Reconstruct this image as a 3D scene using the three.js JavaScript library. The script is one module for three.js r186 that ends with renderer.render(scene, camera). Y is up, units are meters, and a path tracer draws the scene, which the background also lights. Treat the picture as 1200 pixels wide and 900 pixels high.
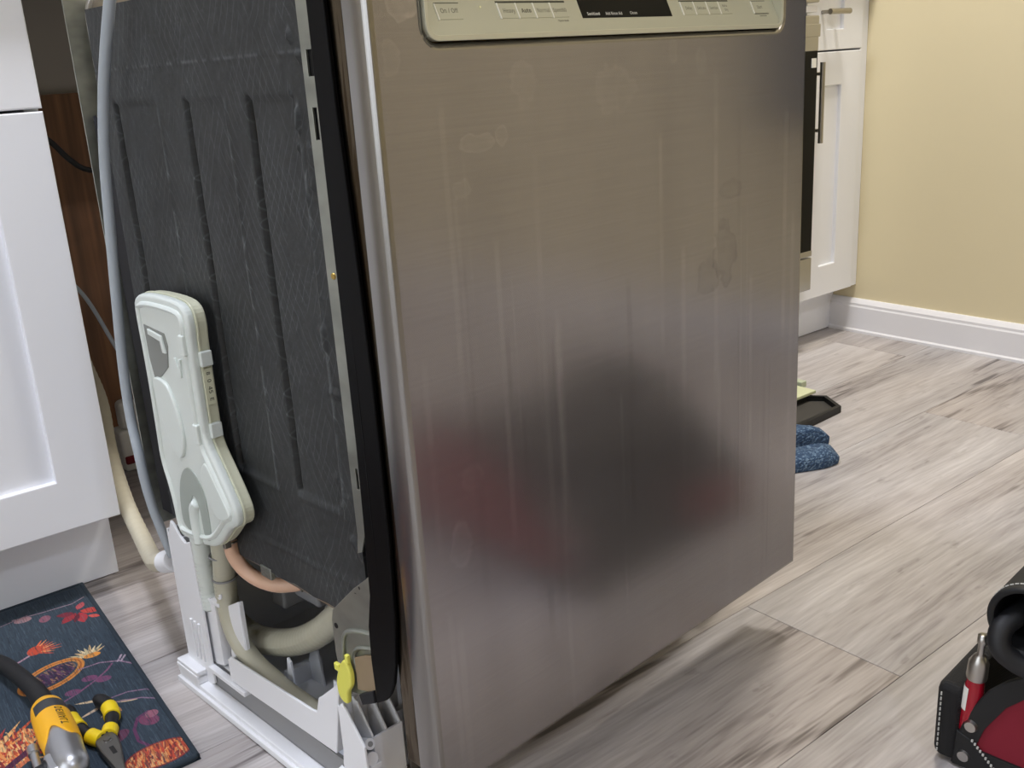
import * as THREE from 'three';
import { RoundedBoxGeometry } from 'three/addons/geometries/RoundedBoxGeometry.js';
import { mergeGeometries, mergeVertices, toCreasedNormals } from 'three/addons/utils/BufferGeometryUtils.js';
import { RectAreaLightUniformsLib } from 'three/addons/lights/RectAreaLightUniformsLib.js';

// ---------------------------------------------------------------- camera, light, exposure
const scene = new THREE.Scene();
scene.background = new THREE.Color().setRGB(1.45, 1.52, 1.62); // overcast sky outside the added glass door at the left
const camera = new THREE.PerspectiveCamera(2 * Math.atan(450 / 1190.37) * 180 / Math.PI, 4 / 3, 0.02, 30);
camera.position.set(-0.3894, 0.7337, 1.4489);
camera.up.set(0.23675, 0.95, -0.20361);
camera.lookAt(-0.3894 + 0.58778, 0.7337 - 0.30692, 1.4489 - 0.74854);
scene.add(camera);
const renderer = new THREE.WebGLRenderer({ antialias: true });
renderer.toneMapping = THREE.LinearToneMapping;
renderer.toneMappingExposure = 1.8;
renderer.shadowMap.enabled = true;
RectAreaLightUniformsLib.init();
const CEIL = 2.44;
// ceiling downlights: x, z, radiance, colour
const LAMPS = [
  [-0.22, 0.36, 62, 0xebf0ff, 'above the dishwasher', 0.28], [1.35, 0.40, 70, 0xfff9f0, 'in front of the oven', 0.28],
  [-0.3, 2.65, 130, 0xdfe8ff, 'behind the rug side of the room', 0.145], [1.2, 2.65, 85, 0xfff6ec, 'farthest from the cabinets near the right wall', 0.145],
  [-1.1, 1.5, 40, 0xf2f5ff, 'added to brighten the left wall', 0.145],  // unseen lamp, added so the left wall looks bright
];

// ---------------------------------------------------------------- helpers
function mulberry(a) { return () => { a |= 0; a = a + 0x6D2B79F5 | 0; let t = Math.imul(a ^ a >>> 15, 1 | a); t = t + Math.imul(t ^ t >>> 7, 61 | t) ^ t; return ((t ^ t >>> 14) >>> 0) / 4294967296; }; }
const rng = mulberry(7);
function hash(x, y, s) { let h = Math.imul(x, 374761393) + Math.imul(y, 668265263) + Math.imul(s, 974711) | 0; h = Math.imul(h ^ h >>> 13, 1274126177); h ^= h >>> 16; return (h >>> 0) / 4294967296; }
function vn(x, y, s = 0) { const i = Math.floor(x), j = Math.floor(y); let f = x - i, g = y - j; f = f * f * (3 - 2 * f); g = g * g * (3 - 2 * g); const a = hash(i, j, s), b = hash(i + 1, j, s), c = hash(i, j + 1, s), d = hash(i + 1, j + 1, s); return a + (b - a) * f + (c - a) * g + (a - b - c + d) * f * g; }
function fbm(x, y, s = 0, o = 4) { let v = 0, a = 0.5, t = 0; for (let k = 0; k < o; k++) { v += a * vn(x, y, s + k * 17); t += a; a *= 0.5; x *= 2.03; y *= 2.03; } return v / t; }
const clamp = (x, a = 0, b = 1) => Math.min(b, Math.max(a, x));
const sstep = (a, b, x) => { const t = clamp((x - a) / (b - a)); return t * t * (3 - 2 * t); };
const lerp = (a, b, t) => a + (b - a) * t;
function tex(w, h, fn, srgb = true) {
  const d = new Uint8Array(w * h * 4);
  for (let y = 0; y < h; y++) for (let x = 0; x < w; x++) { const c = fn((x + 0.5) / w, (y + 0.5) / h, x, y); const i = (y * w + x) * 4; d[i] = clamp(c[0]) * 255; d[i + 1] = clamp(c[1]) * 255; d[i + 2] = clamp(c[2]) * 255; d[i + 3] = 255; }
  const t = new THREE.DataTexture(d, w, h); t.magFilter = THREE.LinearFilter; t.minFilter = THREE.LinearMipmapLinearFilter; t.generateMipmaps = true; t.wrapS = t.wrapT = THREE.RepeatWrapping; if (srgb) t.colorSpace = THREE.SRGBColorSpace; t.needsUpdate = true; return t;
}
function canvasTex(w, h, draw) { const c = document.createElement('canvas'); c.width = w; c.height = h; const g = c.getContext('2d'); draw(g, w, h); const t = new THREE.CanvasTexture(c); t.colorSpace = THREE.SRGBColorSpace; t.anisotropy = 8; return t; }
const std = (o) => new THREE.MeshStandardMaterial(o);
const phys = (o) => new THREE.MeshPhysicalMaterial(o);
const counts = {};
function numbered(n) { if (counts[n] === undefined) { counts[n] = 0; return n; } counts[n]++; return n + '_' + String(counts[n]).padStart(3, '0'); }
function thing(name, label, category, pos = [0, 0, 0], turn = 0, group) { const o = new THREE.Group(); o.name = numbered(name); o.position.set(...pos); o.rotation.y = turn; o.userData = { label, category }; if (group) o.userData.group = group; scene.add(o); return o; }
function merge(gs) { if (!Array.isArray(gs)) return gs; if (gs.length === 1) return gs[0]; gs = gs.map((g) => { g = g.index ? g.toNonIndexed() : g; for (const k of Object.keys(g.attributes)) if (!['position', 'normal', 'uv'].includes(k)) g.deleteAttribute(k); if (!g.attributes.uv) g.setAttribute('uv', new THREE.BufferAttribute(new Float32Array(g.attributes.position.count * 2), 2)); return g; }); return mergeGeometries(gs); }
function part(name, gs, mat, parent, label) { const m = new THREE.Mesh(merge(gs), mat); m.name = name; m.castShadow = m.receiveShadow = true; if (label) m.userData.label = label; parent.add(m); return m; }
function struct(name, gs, mat) { const m = part(name, gs, mat, scene); m.userData.kind = 'structure'; return m; }
function bx(x0, x1, y0, y1, z0, z1, r = 0) { const w = x1 - x0, h = y1 - y0, d = z1 - z0; const g = r ? new RoundedBoxGeometry(w, h, d, 2, Math.min(r, w / 2.01, h / 2.01, d / 2.01)) : new THREE.BoxGeometry(w, h, d); g.translate((x0 + x1) / 2, (y0 + y1) / 2, (z0 + z1) / 2); return g; }
function shapeOf(pts) { const s = new THREE.Shape(); pts.forEach((p, i) => i ? s.lineTo(p[0], p[1]) : s.moveTo(p[0], p[1])); s.closePath(); return s; }
// extrude along +z
function ex(shape, z0, depth, bevel = 0, seg = 2, curve = 8) { const g = new THREE.ExtrudeGeometry(shape, { depth: depth - 2 * bevel, bevelEnabled: bevel > 0, bevelThickness: bevel, bevelSize: bevel, bevelOffset: -bevel, bevelSegments: seg, curveSegments: curve }); g.translate(0, 0, z0 + bevel); return g; }
// profile in (w, y), thickness along -u from uMax
function exU(pts, uMax, depth, bevel = 0, seg = 2) { const s = Array.isArray(pts) ? shapeOf(pts) : pts; const g = ex(s, 0, depth, bevel, seg); g.rotateY(-Math.PI / 2); g.translate(uMax, 0, 0); return g; }
function roundRect(x0, y0, x1, y1, r, target = new THREE.Shape()) { const s = target; s.moveTo(x0 + r, y0); s.lineTo(x1 - r, y0); s.absarc(x1 - r, y0 + r, r, -Math.PI / 2, 0); s.lineTo(x1, y1 - r); s.absarc(x1 - r, y1 - r, r, 0, Math.PI / 2); s.lineTo(x0 + r, y1); s.absarc(x0 + r, y1 - r, r, Math.PI / 2, Math.PI); s.lineTo(x0, y0 + r); s.absarc(x0 + r, y0 + r, r, Math.PI, Math.PI * 1.5); return s; }
function smoothShape(pts, closed = true, tension = 0.5, n = 6) { const c = new THREE.CatmullRomCurve3(pts.map((p) => new THREE.Vector3(p[0], p[1], 0)), closed, 'catmullrom', tension); return c.getPoints(pts.length * n).slice(0, closed ? -1 : undefined).map((v) => [v.x, v.y]); }
// tube along points; radius may be function of t
function tube(pts, r, seg = 60, rad = 12, caps = true) {
  const c = new THREE.CatmullRomCurve3(pts.map((p) => new THREE.Vector3(...p)), false, 'centripetal');
  const fr = c.computeFrenetFrames(seg, false); const pos = [], uv = [], idx = []; const L = c.getLength();
  for (let i = 0; i <= seg; i++) { const t = i / seg, p = c.getPointAt(t), R = typeof r === 'function' ? r(t) : r; for (let j = 0; j <= rad; j++) { const a = j / rad * Math.PI * 2; const n = fr.normals[i], b = fr.binormals[i]; pos.push(p.x + R * (Math.cos(a) * n.x + Math.sin(a) * b.x), p.y + R * (Math.cos(a) * n.y + Math.sin(a) * b.y), p.z + R * (Math.cos(a) * n.z + Math.sin(a) * b.z)); uv.push(t * L, j / rad * 0.08); } }
  for (let i = 0; i < seg; i++) for (let j = 0; j < rad; j++) { const a = i * (rad + 1) + j, b = a + rad + 1; idx.push(a, a + 1, b, b, a + 1, b + 1); }
  if (caps) for (const e of [0, seg]) { const p = c.getPointAt(e / seg); const k = pos.length / 3; pos.push(p.x, p.y, p.z); uv.push(0, 0); for (let j = 0; j < rad; j++) { const a = e * (rad + 1) + j; if (e === 0) idx.push(k, a + 1, a); else idx.push(k, a, a + 1); } }
  const g = new THREE.BufferGeometry(); g.setAttribute('position', new THREE.Float32BufferAttribute(pos, 3)); g.setAttribute('uv', new THREE.Float32BufferAttribute(uv, 2)); g.setIndex(idx); g.computeVertexNormals(); return g;
}
function cyl(a, b, r0, r1 = r0, n = 20) { const A = new THREE.Vector3(...a), B = new THREE.Vector3(...b), d = B.clone().sub(A), L = d.length(); const g = new THREE.CylinderGeometry(r1, r0, L, n); g.translate(0, L / 2, 0); g.applyQuaternion(new THREE.Quaternion().setFromUnitVectors(new THREE.Vector3(0, 1, 0), d.normalize())); g.translate(A.x, A.y, A.z); return g; }
const lathe = (pts, n = 28) => new THREE.LatheGeometry(pts.map((p) => new THREE.Vector2(p[0], p[1])), n);

// ---------------------------------------------------------------- surfaces
const woodRows = 8;
const woodA = [0.39, 0.366, 0.36], woodB = [0.63, 0.606, 0.597], woodC = [0.765, 0.746, 0.738];
function woodTone(X, Y, s) { // X, Y metres on one plank
  const wy = Y + 0.016 * (fbm(X * 3.2, Y * 9, s + 3, 3) - 0.5) + 0.03 * (vn(X * 1.1, 0.5, s + 9) - 0.5);
  const blotch = fbm(X * 2.0, wy * 11, s, 3);
  const grain = fbm(X * 4.5, wy * 72, s + 40, 3);
  const fine = fbm(X * 24, wy * 400, s + 80, 2);
  const rings = 0.5 + 0.5 * Math.sin((wy + 0.05 * fbm(X * 1.4, 1.7, s + 21, 2)) * 210 + 9 * fbm(X * 1.2, wy * 8, s + 60, 2));
  const mask = sstep(0.5, 0.72, fbm(X * 2.1 + 7, wy * 15, s + 120, 3));
  const streak = sstep(0.52, 0.75, fbm(X * 8, wy * 105, s + 150, 3));
  const knot = sstep(0.73, 0.85, fbm(X * 22, wy * 60, s + 200, 4));
  return 0.66 + 0.62 * (blotch - 0.5) + 0.42 * (grain - 0.5) + 0.40 * (fine - 0.5) + 0.06 * (rings - 0.5) - 0.50 * mask * (0.25 + 1.1 * streak) - 0.17 * knot;
}
const woodMap = tex(2048, 2048, (u, v) => { const row = Math.floor(v * woodRows), X = u * 1.22, Y = (v * woodRows - row) * 0.229; const t = clamp(woodTone(X, Y, row * 311 + 5)); const warm = (fbm(X * 2.4, Y * 9, row * 77 + 900, 2) - 0.5) * 0.022; const c = t < 0.5 ? woodA.map((a, i) => lerp(a, woodB[i], t * 2)) : woodB.map((a, i) => lerp(a, woodC[i], t * 2 - 1)); return [c[0] + warm, c[1], c[2] - warm]; });
const woodBump = tex(1024, 1024, (u, v) => { const row = Math.floor(v * woodRows), X = u * 1.22, Y = (v * woodRows - row) * 0.229; const t = 0.5 + 0.6 * (fbm(X * 5, Y * 160, row * 311 + 77, 3) - 0.5); return [t, t, t]; }, false);
const M = {};
M.plank = std({ map: woodMap, bumpMap: woodBump, bumpScale: 0.0005, roughness: 0.48 });
M.subfloor = std({ color: 0x4a443e, roughness: 0.95 });
const plaster = tex(512, 512, (u, v) => { const t = 0.5 + 0.5 * (fbm(u * 60, v * 60, 3, 3) - 0.5); return [t, t, t]; }, false); plaster.repeat.set(1, 1);
M.wall = std({ color: new THREE.Color(0xdccfaa), roughness: 0.62, bumpMap: plaster, bumpScale: 0.0006 });
M.ceiling = std({ color: 0xf0eee8, roughness: 0.9 });
M.trim = std({ color: 0xeae9ea, roughness: 0.42 });
M.cabinet = std({ color: 0xf1f3f8, roughness: 0.36 });
M.cabIn = std({ color: 0xc9b48f, roughness: 0.7 });
M.counter = std({ color: 0xd8d5cf, roughness: 0.25 });
const plyMap = tex(512, 512, (u, v) => { const g = fbm(u * 60 + 2 * fbm(u * 3, v * 2, 5, 2), v * 3, 12, 3), b = fbm(u * 5, v * 2, 44, 3); const t = 0.55 + 0.5 * (g - 0.5) + 0.4 * (b - 0.5); return [0.56 * t + 0.22, 0.40 * t + 0.15, 0.27 * t + 0.10]; });
M.ply = std({ map: plyMap, roughness: 0.55 });
M.drywall = std({ color: 0xb0aaa0, roughness: 0.8 });
// brushed stainless door: horizontal brushing, dried drips and smears that are really on the sheet
const doorMarks = [];
for (let i = 0; i < 46; i++) doorMarks.push({ u: 0.02 + rng() * 0.56, y0: 0.25 + rng() * 0.50, len: 0.08 + rng() * 0.38, w: 0.0008 + rng() * 0.0045, a: (0.25 + rng() * 0.75) * 0.036, s: Math.floor(rng() * 999), d: rng() < 0.25 ? -1 : 1 });
const smears = [[0.03, 0.775, 0.014, 0.014, 0.16, 1], [0.018, 0.735, 0.009, 0.014, 0.07, 2], [0.095, 0.667, 0.022, 0.008, 0.10, 3], [0.125, 0.672, 0.008, 0.009, 0.10, 4], [0.078, 0.632, 0.010, 0.009, 0.06, 5], [0.44, 0.52, 0.020, 0.035, -0.10, 6], [0.41, 0.50, 0.018, 0.02, -0.08, 7], [0.45, 0.585, 0.02, 0.012, -0.06, 8], [0.065, 0.385, 0.012, 0.014, 0.07, 9], [0.045, 0.33, 0.012, 0.02, 0.09, 10], [0.27, 0.70, 0.03, 0.02, 0.05, 11], [0.155, 0.71, 0.015, 0.018, 0.05, 12], [0.40, 0.715, 0.008, 0.014, 0.07, 13], [0.355, 0.73, 0.006, 0.014, 0.07, 14]];
function doorTone(U, Y, px, py) {
  let t = (hash(0, py, 5) - 0.5) * 0.008 + (fbm(U * 16, Y * 900, 61, 2) - 0.5) * 0.025 + (fbm(U * 26, Y * 5, 81, 3) - 0.5) * 0.035;
  for (const m of doorMarks) { const dx = U - m.u - 0.0025 * (vn(Y * 9, 3, m.s) - 0.5); if (Math.abs(dx) > m.w * 2 || Y > m.y0 || Y < m.y0 - m.len) continue; const e = 1 - sstep(m.w * 0.5, m.w, Math.abs(dx)); t += m.d * m.a * e * (0.35 + 0.9 * vn(Y * 50, m.u * 900, m.s)) * sstep(0, 0.02, m.y0 - Y) * sstep(0, 0.06, Y - m.y0 + m.len); }
  for (const s of smears) { const a = (U - s[0]) / s[2], b = (Y - s[1]) / s[3], r = Math.hypot(a, b) + 0.9 * (fbm(U * 90, Y * 90, s[5] * 13, 3) - 0.5); if (r < 1) t += 0.45 * s[4] * (0.45 + 0.55 * sstep(0.6, 0.95, r)) * sstep(1.0, 0.93, r) * (0.5 + fbm(U * 160, Y * 160, s[5], 2)); }
  return t;
}
const doorMap = tex(1024, 1536, (u, v, x, y) => { const t = doorTone(u * 0.6, 0.09 + v * 0.78, x, y); return [0.618 + t, 0.606 + t, 0.614 + t]; });
doorMap.repeat.set(1 / 0.6, 1 / 0.78); doorMap.offset.set(0, -0.09 / 0.78);
const doorRough = tex(1024, 1536, (u, v, x, y) => { const t = 0.37 + 0.7 * Math.abs(doorTone(u * 0.6, 0.09 + v * 0.78, x, y)); return [t, t, t]; }, false);
doorRough.repeat.copy(doorMap.repeat); doorRough.offset.copy(doorMap.offset);
M.door = phys({ map: doorMap, roughnessMap: doorRough, roughness: 0.56, metalness: 0.82 });
M.doorEdge = std({ color: 0x979592, metalness: 1, roughness: 0.24 });
M.steel = std({ color: 0xb4b2ae, metalness: 1, roughness: 0.3 });
M.darkSteel = std({ color: 0x8b8985, metalness: 1, roughness: 0.42 });
const stainMap = tex(256, 512, (u, v) => { const s = sstep(0.45, 0.62, fbm(u * 7, v * 14, 31, 4)); const f = fbm(u * 60, v * 90, 7, 2) * 0.12; return [lerp(0.70, 0.46, s) + f, lerp(0.68, 0.40, s) + f, lerp(0.63, 0.29, s) + f]; });
M.stained = std({ map: stainMap, metalness: 1, roughness: 0.3 });
M.tubSteel = std({ map: stainMap, color: 0xbdb6aa, metalness: 1, roughness: 0.34 });
M.liner = std({ map: stainMap, color: 0x857c70, metalness: 1, roughness: 0.22 });  // brown that the liner mirrors is painted in with the stains
const galvMap = tex(256, 512, (u, v) => { const f = fbm(u * 30, v * 60, 3, 3), g = fbm(u * 6, v * 8, 19, 2); const t = 0.62 + 0.16 * (f - 0.5) + 0.1 * (g - 0.5); return [t, t * 1.02, t * 0.97]; });
M.galv = std({ map: galvMap, metalness: 0.9, roughness: 0.42 });
M.black = std({ color: 0x060607, roughness: 0.5 });
M.seal = phys({ color: 0x050506, roughness: 0.45, specularIntensity: 0.22 });
M.blackMatte = std({ color: 0x16161a, roughness: 0.8 });
const bitMap = tex(1024, 1024, (u, v) => { // woven, scuffed bitumen sheet; caught light painted along the worn ridges
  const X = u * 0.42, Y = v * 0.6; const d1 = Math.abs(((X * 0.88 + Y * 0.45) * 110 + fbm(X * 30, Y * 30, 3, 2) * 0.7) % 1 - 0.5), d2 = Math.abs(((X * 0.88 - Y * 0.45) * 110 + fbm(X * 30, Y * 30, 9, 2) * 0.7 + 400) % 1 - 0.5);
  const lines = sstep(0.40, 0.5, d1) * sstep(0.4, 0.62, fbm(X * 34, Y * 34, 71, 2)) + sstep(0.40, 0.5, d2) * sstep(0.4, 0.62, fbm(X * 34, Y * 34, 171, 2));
  let ridgeLightWear = 0; for (const rb of [-0.370, -0.236, -0.119]) { const W0 = X - 0.5045; ridgeLightWear += Math.exp(-Math.pow((W0 - rb - 0.0015 * (fbm(Y * 40, 1, 6, 2) - 0.5)) / 0.0013, 2)) * sstep(0.105, 0.112, Y) * sstep(0.492, 0.47, Y) * sstep(0.25, 0.6, vn(Y * 70, rb * 50, 3)); } ridgeLightWear += Math.exp(-Math.pow((Y - 0.520) / 0.0016, 2)) * sstep(0.3, 0.7, vn(X * 190, 2, 8)) * 0.8;
  const dust = fbm(X * 16, Y * 10, 33, 4), sp = sstep(0.78, 0.86, vn(X * 420, Y * 420, 55)); const t = 0.165 + 0.15 * ridgeLightWear + 0.10 * lines + 0.08 * (dust - 0.5) + 0.05 * sp * dust + 0.05 * (fbm(X * 300, Y * 300, 5, 2) - 0.5); return [t * 0.95, t, t * 1.015];
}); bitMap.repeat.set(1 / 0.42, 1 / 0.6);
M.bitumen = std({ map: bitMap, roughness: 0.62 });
M.whitePlastic = std({ color: 0xe6e7ea, roughness: 0.38 });
M.bluePlastic = std({ color: 0xe6eaf2, roughness: 0.45 });
M.greyPlastic = std({ color: 0x8b8b8c, roughness: 0.6 });
M.tank = phys({ color: 0xe4ebe6, roughness: 0.3, transmission: 0.18, thickness: 0.0, ior: 1.45 });
M.tankSide = phys({ color: 0xd0d1b8, roughness: 0.4, transmission: 0.1, thickness: 0 });
M.tankWater = std({ color: 0x9da59e, roughness: 0.35 });
M.tankInner = std({ color: 0xb7bfba, roughness: 0.32 });
M.tankDark = std({ color: 0x7d807b, roughness: 0.4 });
M.hoseClear = phys({ color: 0xc9c6b2, roughness: 0.35, transmission: 0.2, thickness: 0 });
M.hosePink = std({ color: 0xd3ad93, roughness: 0.45 });
M.hoseGrey = std({ color: 0xa9b2ba, roughness: 0.4 });
M.hoseBeige = std({ color: 0xc8c1ab, roughness: 0.5 });
M.yellowClip = std({ color: 0xdcd95f, roughness: 0.5 });
const rustMap = tex(128, 128, (u, v) => { const s = fbm(u * 9, v * 9, 2, 4); return [lerp(0.66, 0.45, s), lerp(0.60, 0.37, s), lerp(0.50, 0.27, s)]; });
M.rusty = std({ map: rustMap, roughness: 0.75 });
M.oven = phys({ color: 0x060607, roughness: 0.3, specularIntensity: 0.3 });
M.nickel = std({ color: 0xa9a59c, metalness: 1, roughness: 0.3 });
M.paperWhite = std({ color: 0xe4e2da, roughness: 0.7 });
M.redDark = std({ color: 0x7c1420, roughness: 0.6 });

// ---------------------------------------------------------------- room shell
M.wallPale = std({ color: 0xe6e3da, roughness: 0.62, bumpMap: plaster, bumpScale: 0.0006 });
const XW = 1.9, ZB = -0.62, XL = -2.0, ZF = 4.3;
{
  const floor = new THREE.Group(); floor.name = 'floor'; floor.userData.kind = 'structure'; scene.add(floor);
  part('subfloor', bx(XL - 0.1, XW + 0.1, -0.12, -0.004, ZB - 0.1, ZF + 0.1), M.subfloor, floor);
  const rowW = 0.2286, len = 1.22, gap = 0.0003;
  const joint = { 0: 0.604, '-1': 1.454 };
  for (let k = Math.floor((ZB - 0.674) / rowW); 0.674 + k * rowW < ZF; k++) {
    let z0 = Math.max(0.674 + k * rowW, ZB), z1 = Math.min(0.674 + (k + 1) * rowW, ZF);
    const off = joint[k] !== undefined ? joint[k] : hash(k + 50, 3, 8) * len;
    let x = off - Math.ceil((off - XL) / len) * len;
    for (; x < XW; x += len) {
      const x0 = Math.max(x, XL), x1 = Math.min(x + len, XW); if (x1 - x0 < 0.02) continue;
      const row = Math.floor(hash(k + 60, Math.round(x * 100), 4) * woodRows), fl = hash(k, Math.round(x * 100), 5) < 0.5 ? -1 : 1;
      const a = x0 + gap, b = x1 - gap, c = z0 + gap, d = z1 - gap, e = 0.0007, h = 0.0005;
      const P = [[a + e, 0, c + e], [b - e, 0, c + e], [b - e, 0, d - e], [a + e, 0, d - e], [a, -h, c], [b, -h, c], [b, -h, d], [a, -h, d], [a, -0.006, c], [b, -0.006, c], [b, -0.006, d], [a, -0.006, d]];
      const pos = [], uv = []; const tri = (i, j, l) => { for (const q of [i, j, l]) { pos.push(...P[q]); let uu = (P[q][0] - x) / len, vv = (P[q][2] - z0) / rowW; if (fl < 0) { uu = 1 - uu; vv = 1 - vv; } uv.push(clamp(uu, 0.002, 0.998), (row + clamp(vv, 0.015, 0.985)) / woodRows); } };
      const quad = (i, j, l, m) => { tri(i, j, l); tri(i, l, m); };
      quad(0, 3, 2, 1); for (let q = 0; q < 4; q++) { const r = (q + 1) % 4; quad(q, r, 4 + r, 4 + q); quad(4 + q, 4 + r, 8 + r, 8 + q); }
      const g = new THREE.BufferGeometry(); g.setAttribute('position', new THREE.Float32BufferAttribute(pos, 3)); g.setAttribute('uv', new THREE.Float32BufferAttribute(uv, 2)); g.computeVertexNormals();
      part('plank', g, M.plank, floor);
    }
  }
}
struct('wall_back', bx(XL - 0.1, XW + 0.1, -0.1, CEIL + 0.1, ZB - 0.1, ZB), M.drywall);
struct('wall_right', bx(XW, XW + 0.1, -0.1, CEIL + 0.1, ZB, ZF), M.wall);
const DZ0 = 0.25, DZ1 = 1.95, DH = 2.03;
struct('wall_left', [bx(XL - 0.1, XL, -0.1, CEIL + 0.1, ZB, DZ0), bx(XL - 0.1, XL, -0.1, CEIL + 0.1, DZ1, ZF), bx(XL - 0.1, XL, DH, CEIL + 0.1, DZ0, DZ1), bx(XL - 0.1, XL, -0.1, 0, DZ0, DZ1)], M.wallPale);
{ // unseen glazed patio door added in the left wall: it lights the left side and shows as the bright line on the door edge
  const d = new THREE.Group(); d.name = 'door_1'; d.userData.kind = 'structure'; scene.add(d);
  const m = (DZ0 + DZ1) / 2;
  for (const [a, b] of [[DZ0, m], [m, DZ1]]) { const f = part('door_frame', [bx(XL - 0.07, XL - 0.03, 0.002, DH - 0.002, a + 0.002, a + 0.06), bx(XL - 0.07, XL - 0.03, 0.002, DH - 0.002, b - 0.06, b - 0.002), bx(XL - 0.07, XL - 0.03, 0.002, 0.1, a + 0.06, b - 0.06), bx(XL - 0.07, XL - 0.03, DH - 0.08, DH - 0.002, a + 0.06, b - 0.06)], M.trim, d); part('pane', bx(XL - 0.053, XL - 0.047, 0.1, DH - 0.08, a + 0.06, b - 0.06), phys({ color: 0xffffff, transmission: 1, thickness: 0, roughness: 0 }), f); }
  struct('ground', bx(-12, XL - 0.11, -0.3, -0.14, -8, 10), std({ color: 0x8d8a84, roughness: 0.95 }));
}
{ const t = thing('added_wall_cabinet', 'added dark grey cupboard on the yellow wall, darkens the reflection in the steel door', 'cabinet', [XW, 0, 1.09]);  // unseen cupboard, added for the dark reflection in the steel door
  part('carcass', bx(-0.24, -0.002, 0.56, 1.5, -0.27, 0.27, 0.004), std({ color: 0x3c4048, roughness: 0.5 }), t); part('door', bx(-0.258, -0.241, 0.564, 1.496, -0.266, 0.266, 0.004), std({ color: 0x3c4048, roughness: 0.45 }), t); part('knob', lathe([[0, 0], [0.006, 0], [0.006, 0.012], [0.012, 0.018], [0.010, 0.026], [0, 0.028]], 20).rotateZ(Math.PI / 2).translate(-0.258, 0.7, -0.22), M.nickel, t); }
struct('wall_front', bx(XL - 0.1, XW + 0.1, -0.1, CEIL + 0.1, ZF, ZF + 0.1), M.wall);
struct('ceiling', bx(XL - 0.1, XW + 0.1, CEIL, CEIL + 0.1, ZB, ZF), M.ceiling);
{ // right baseboard with moulded top
  const prof = [[0, 0], [-0.018, 0], [-0.018, 0.006], [-0.0145, 0.010], [-0.0145, 0.066], [-0.0125, 0.070], [-0.0125, 0.076], [-0.008, 0.083], [-0.005, 0.087], [0, 0.087]];
  const g = ex(shapeOf(prof), -0.0714, ZF + 0.0714, 0); g.translate(XW, 0, 0); struct('baseboard_right', g, M.trim);
}
LAMPS.forEach(([x, z, I, c, where, size]) => {
  const k = size / 0.145;
  const t = thing('ceiling_light', 'round recessed white ceiling downlight ' + where, 'ceiling light', [x, CEIL, z], 0, 'recessed ceiling downlights');
  part('trim_ring', lathe([[0.082, 0], [0.108, 0], [0.108, -0.006], [0.098, -0.010], [0.082, -0.004], [0.082, 0]].map(([r, y]) => [r * k, y]), 40), M.trim, t);
  const disc = new THREE.CylinderGeometry(0.082 * k, 0.082 * k, 0.002, 40); disc.translate(0, -0.002, 0);
  part('diffuser', disc, std({ color: 0xffffff, emissive: c, emissiveIntensity: 5, roughness: 0.6 }), t);
  const L = new THREE.RectAreaLight(c, I, size, size); L.position.set(x, CEIL - 0.012, z); L.lookAt(x, 0, z); scene.add(L);
});

// ---------------------------------------------------------------- kitchen cabinets
function shaker(x0, x1, y0, y1, stile, rail, parent, name) {
  const s = shapeOf([[x0, y0], [x1, y0], [x1, y1], [x0, y1]]); const h = new THREE.Path(); h.moveTo(x0 + stile, y0 + rail); h.lineTo(x0 + stile, y1 - rail); h.lineTo(x1 - stile, y1 - rail); h.lineTo(x1 - stile, y0 + rail); h.closePath(); s.holes.push(h);
  const d = part(name, ex(s, -0.02, 0.02, 0.0022, 3), M.cabinet, parent);
  part('center_panel', bx(x0 + stile - 0.006, x1 - stile + 0.006, y0 + rail - 0.006, y1 - rail + 0.006, -0.018, -0.0085), M.cabinet, d);
  return d;
}
function cabinet(label, x0, x1, fx1, opts = {}) {
  const t = thing('base_cabinet', label, 'cabinet');
  part('carcass', [bx(x0, x0 + 0.018, 0.115, 0.88, ZB, -0.021), bx(fx1 - 0.018, fx1, 0.115, 0.88, ZB, -0.021), bx(x0 + 0.018, fx1 - 0.018, 0.115, 0.133, ZB, -0.021), bx(x0 + 0.018, fx1 - 0.018, 0.862, 0.88, ZB, -0.021), bx(x0 + 0.018, fx1 - 0.018, 0.133, 0.862, ZB, ZB + 0.012), bx(x0, x0 + 0.018, 0.002, 0.115, ZB, -0.0836), bx(fx1 - 0.018, fx1, 0.002, 0.115, ZB, -0.0836)], M.cabinet, t);
  part('toe_kick', bx(x0, fx1, 0.002, 0.115, -0.0834, -0.0714), M.cabinet, t);
  if (fx1 > x1 + 0.005) part('filler_strip', bx(x1 + 0.002, fx1, 0.123, 0.88, -0.021, -0.006), M.cabinet, t);
  const d = shaker(x0 + 0.0015, x1, 0.123, 0.7005, 0.078, 0.076, t, 'door');
  const w = shaker(x0 + 0.0015, x1, 0.7040, 0.872, 0.078, 0.046, t, 'drawer');
  return { t, d, w };
}
cabinet('white shaker base cabinet on the left behind the rug', -0.62, 0, 0);
cabinet('white base cabinet hidden right beside the slot of the dishwasher', 0.615, 0.872, 0.872);
const cr = cabinet('narrow white cabinet between the oven and the yellow wall', 1.645, 1.868, 1.8985);
part('bar_handle', [cyl([1.664, 0.502, 0.034], [1.664, 0.680, 0.034], 0.006), cyl([1.664, 0.53, 0], [1.664, 0.53, 0.034], 0.0042), cyl([1.664, 0.655, 0], [1.664, 0.655, 0.034], 0.0042)], M.nickel, cr.d);
part('pull', [cyl([1.688, 0.787, 0.032], [1.764, 0.787, 0.032], 0.0062), cyl([1.704, 0.787, -0.009], [1.704, 0.787, 0.032], 0.0042), cyl([1.748, 0.787, -0.009], [1.748, 0.787, 0.032], 0.0042)], M.nickel, cr.w);
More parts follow.
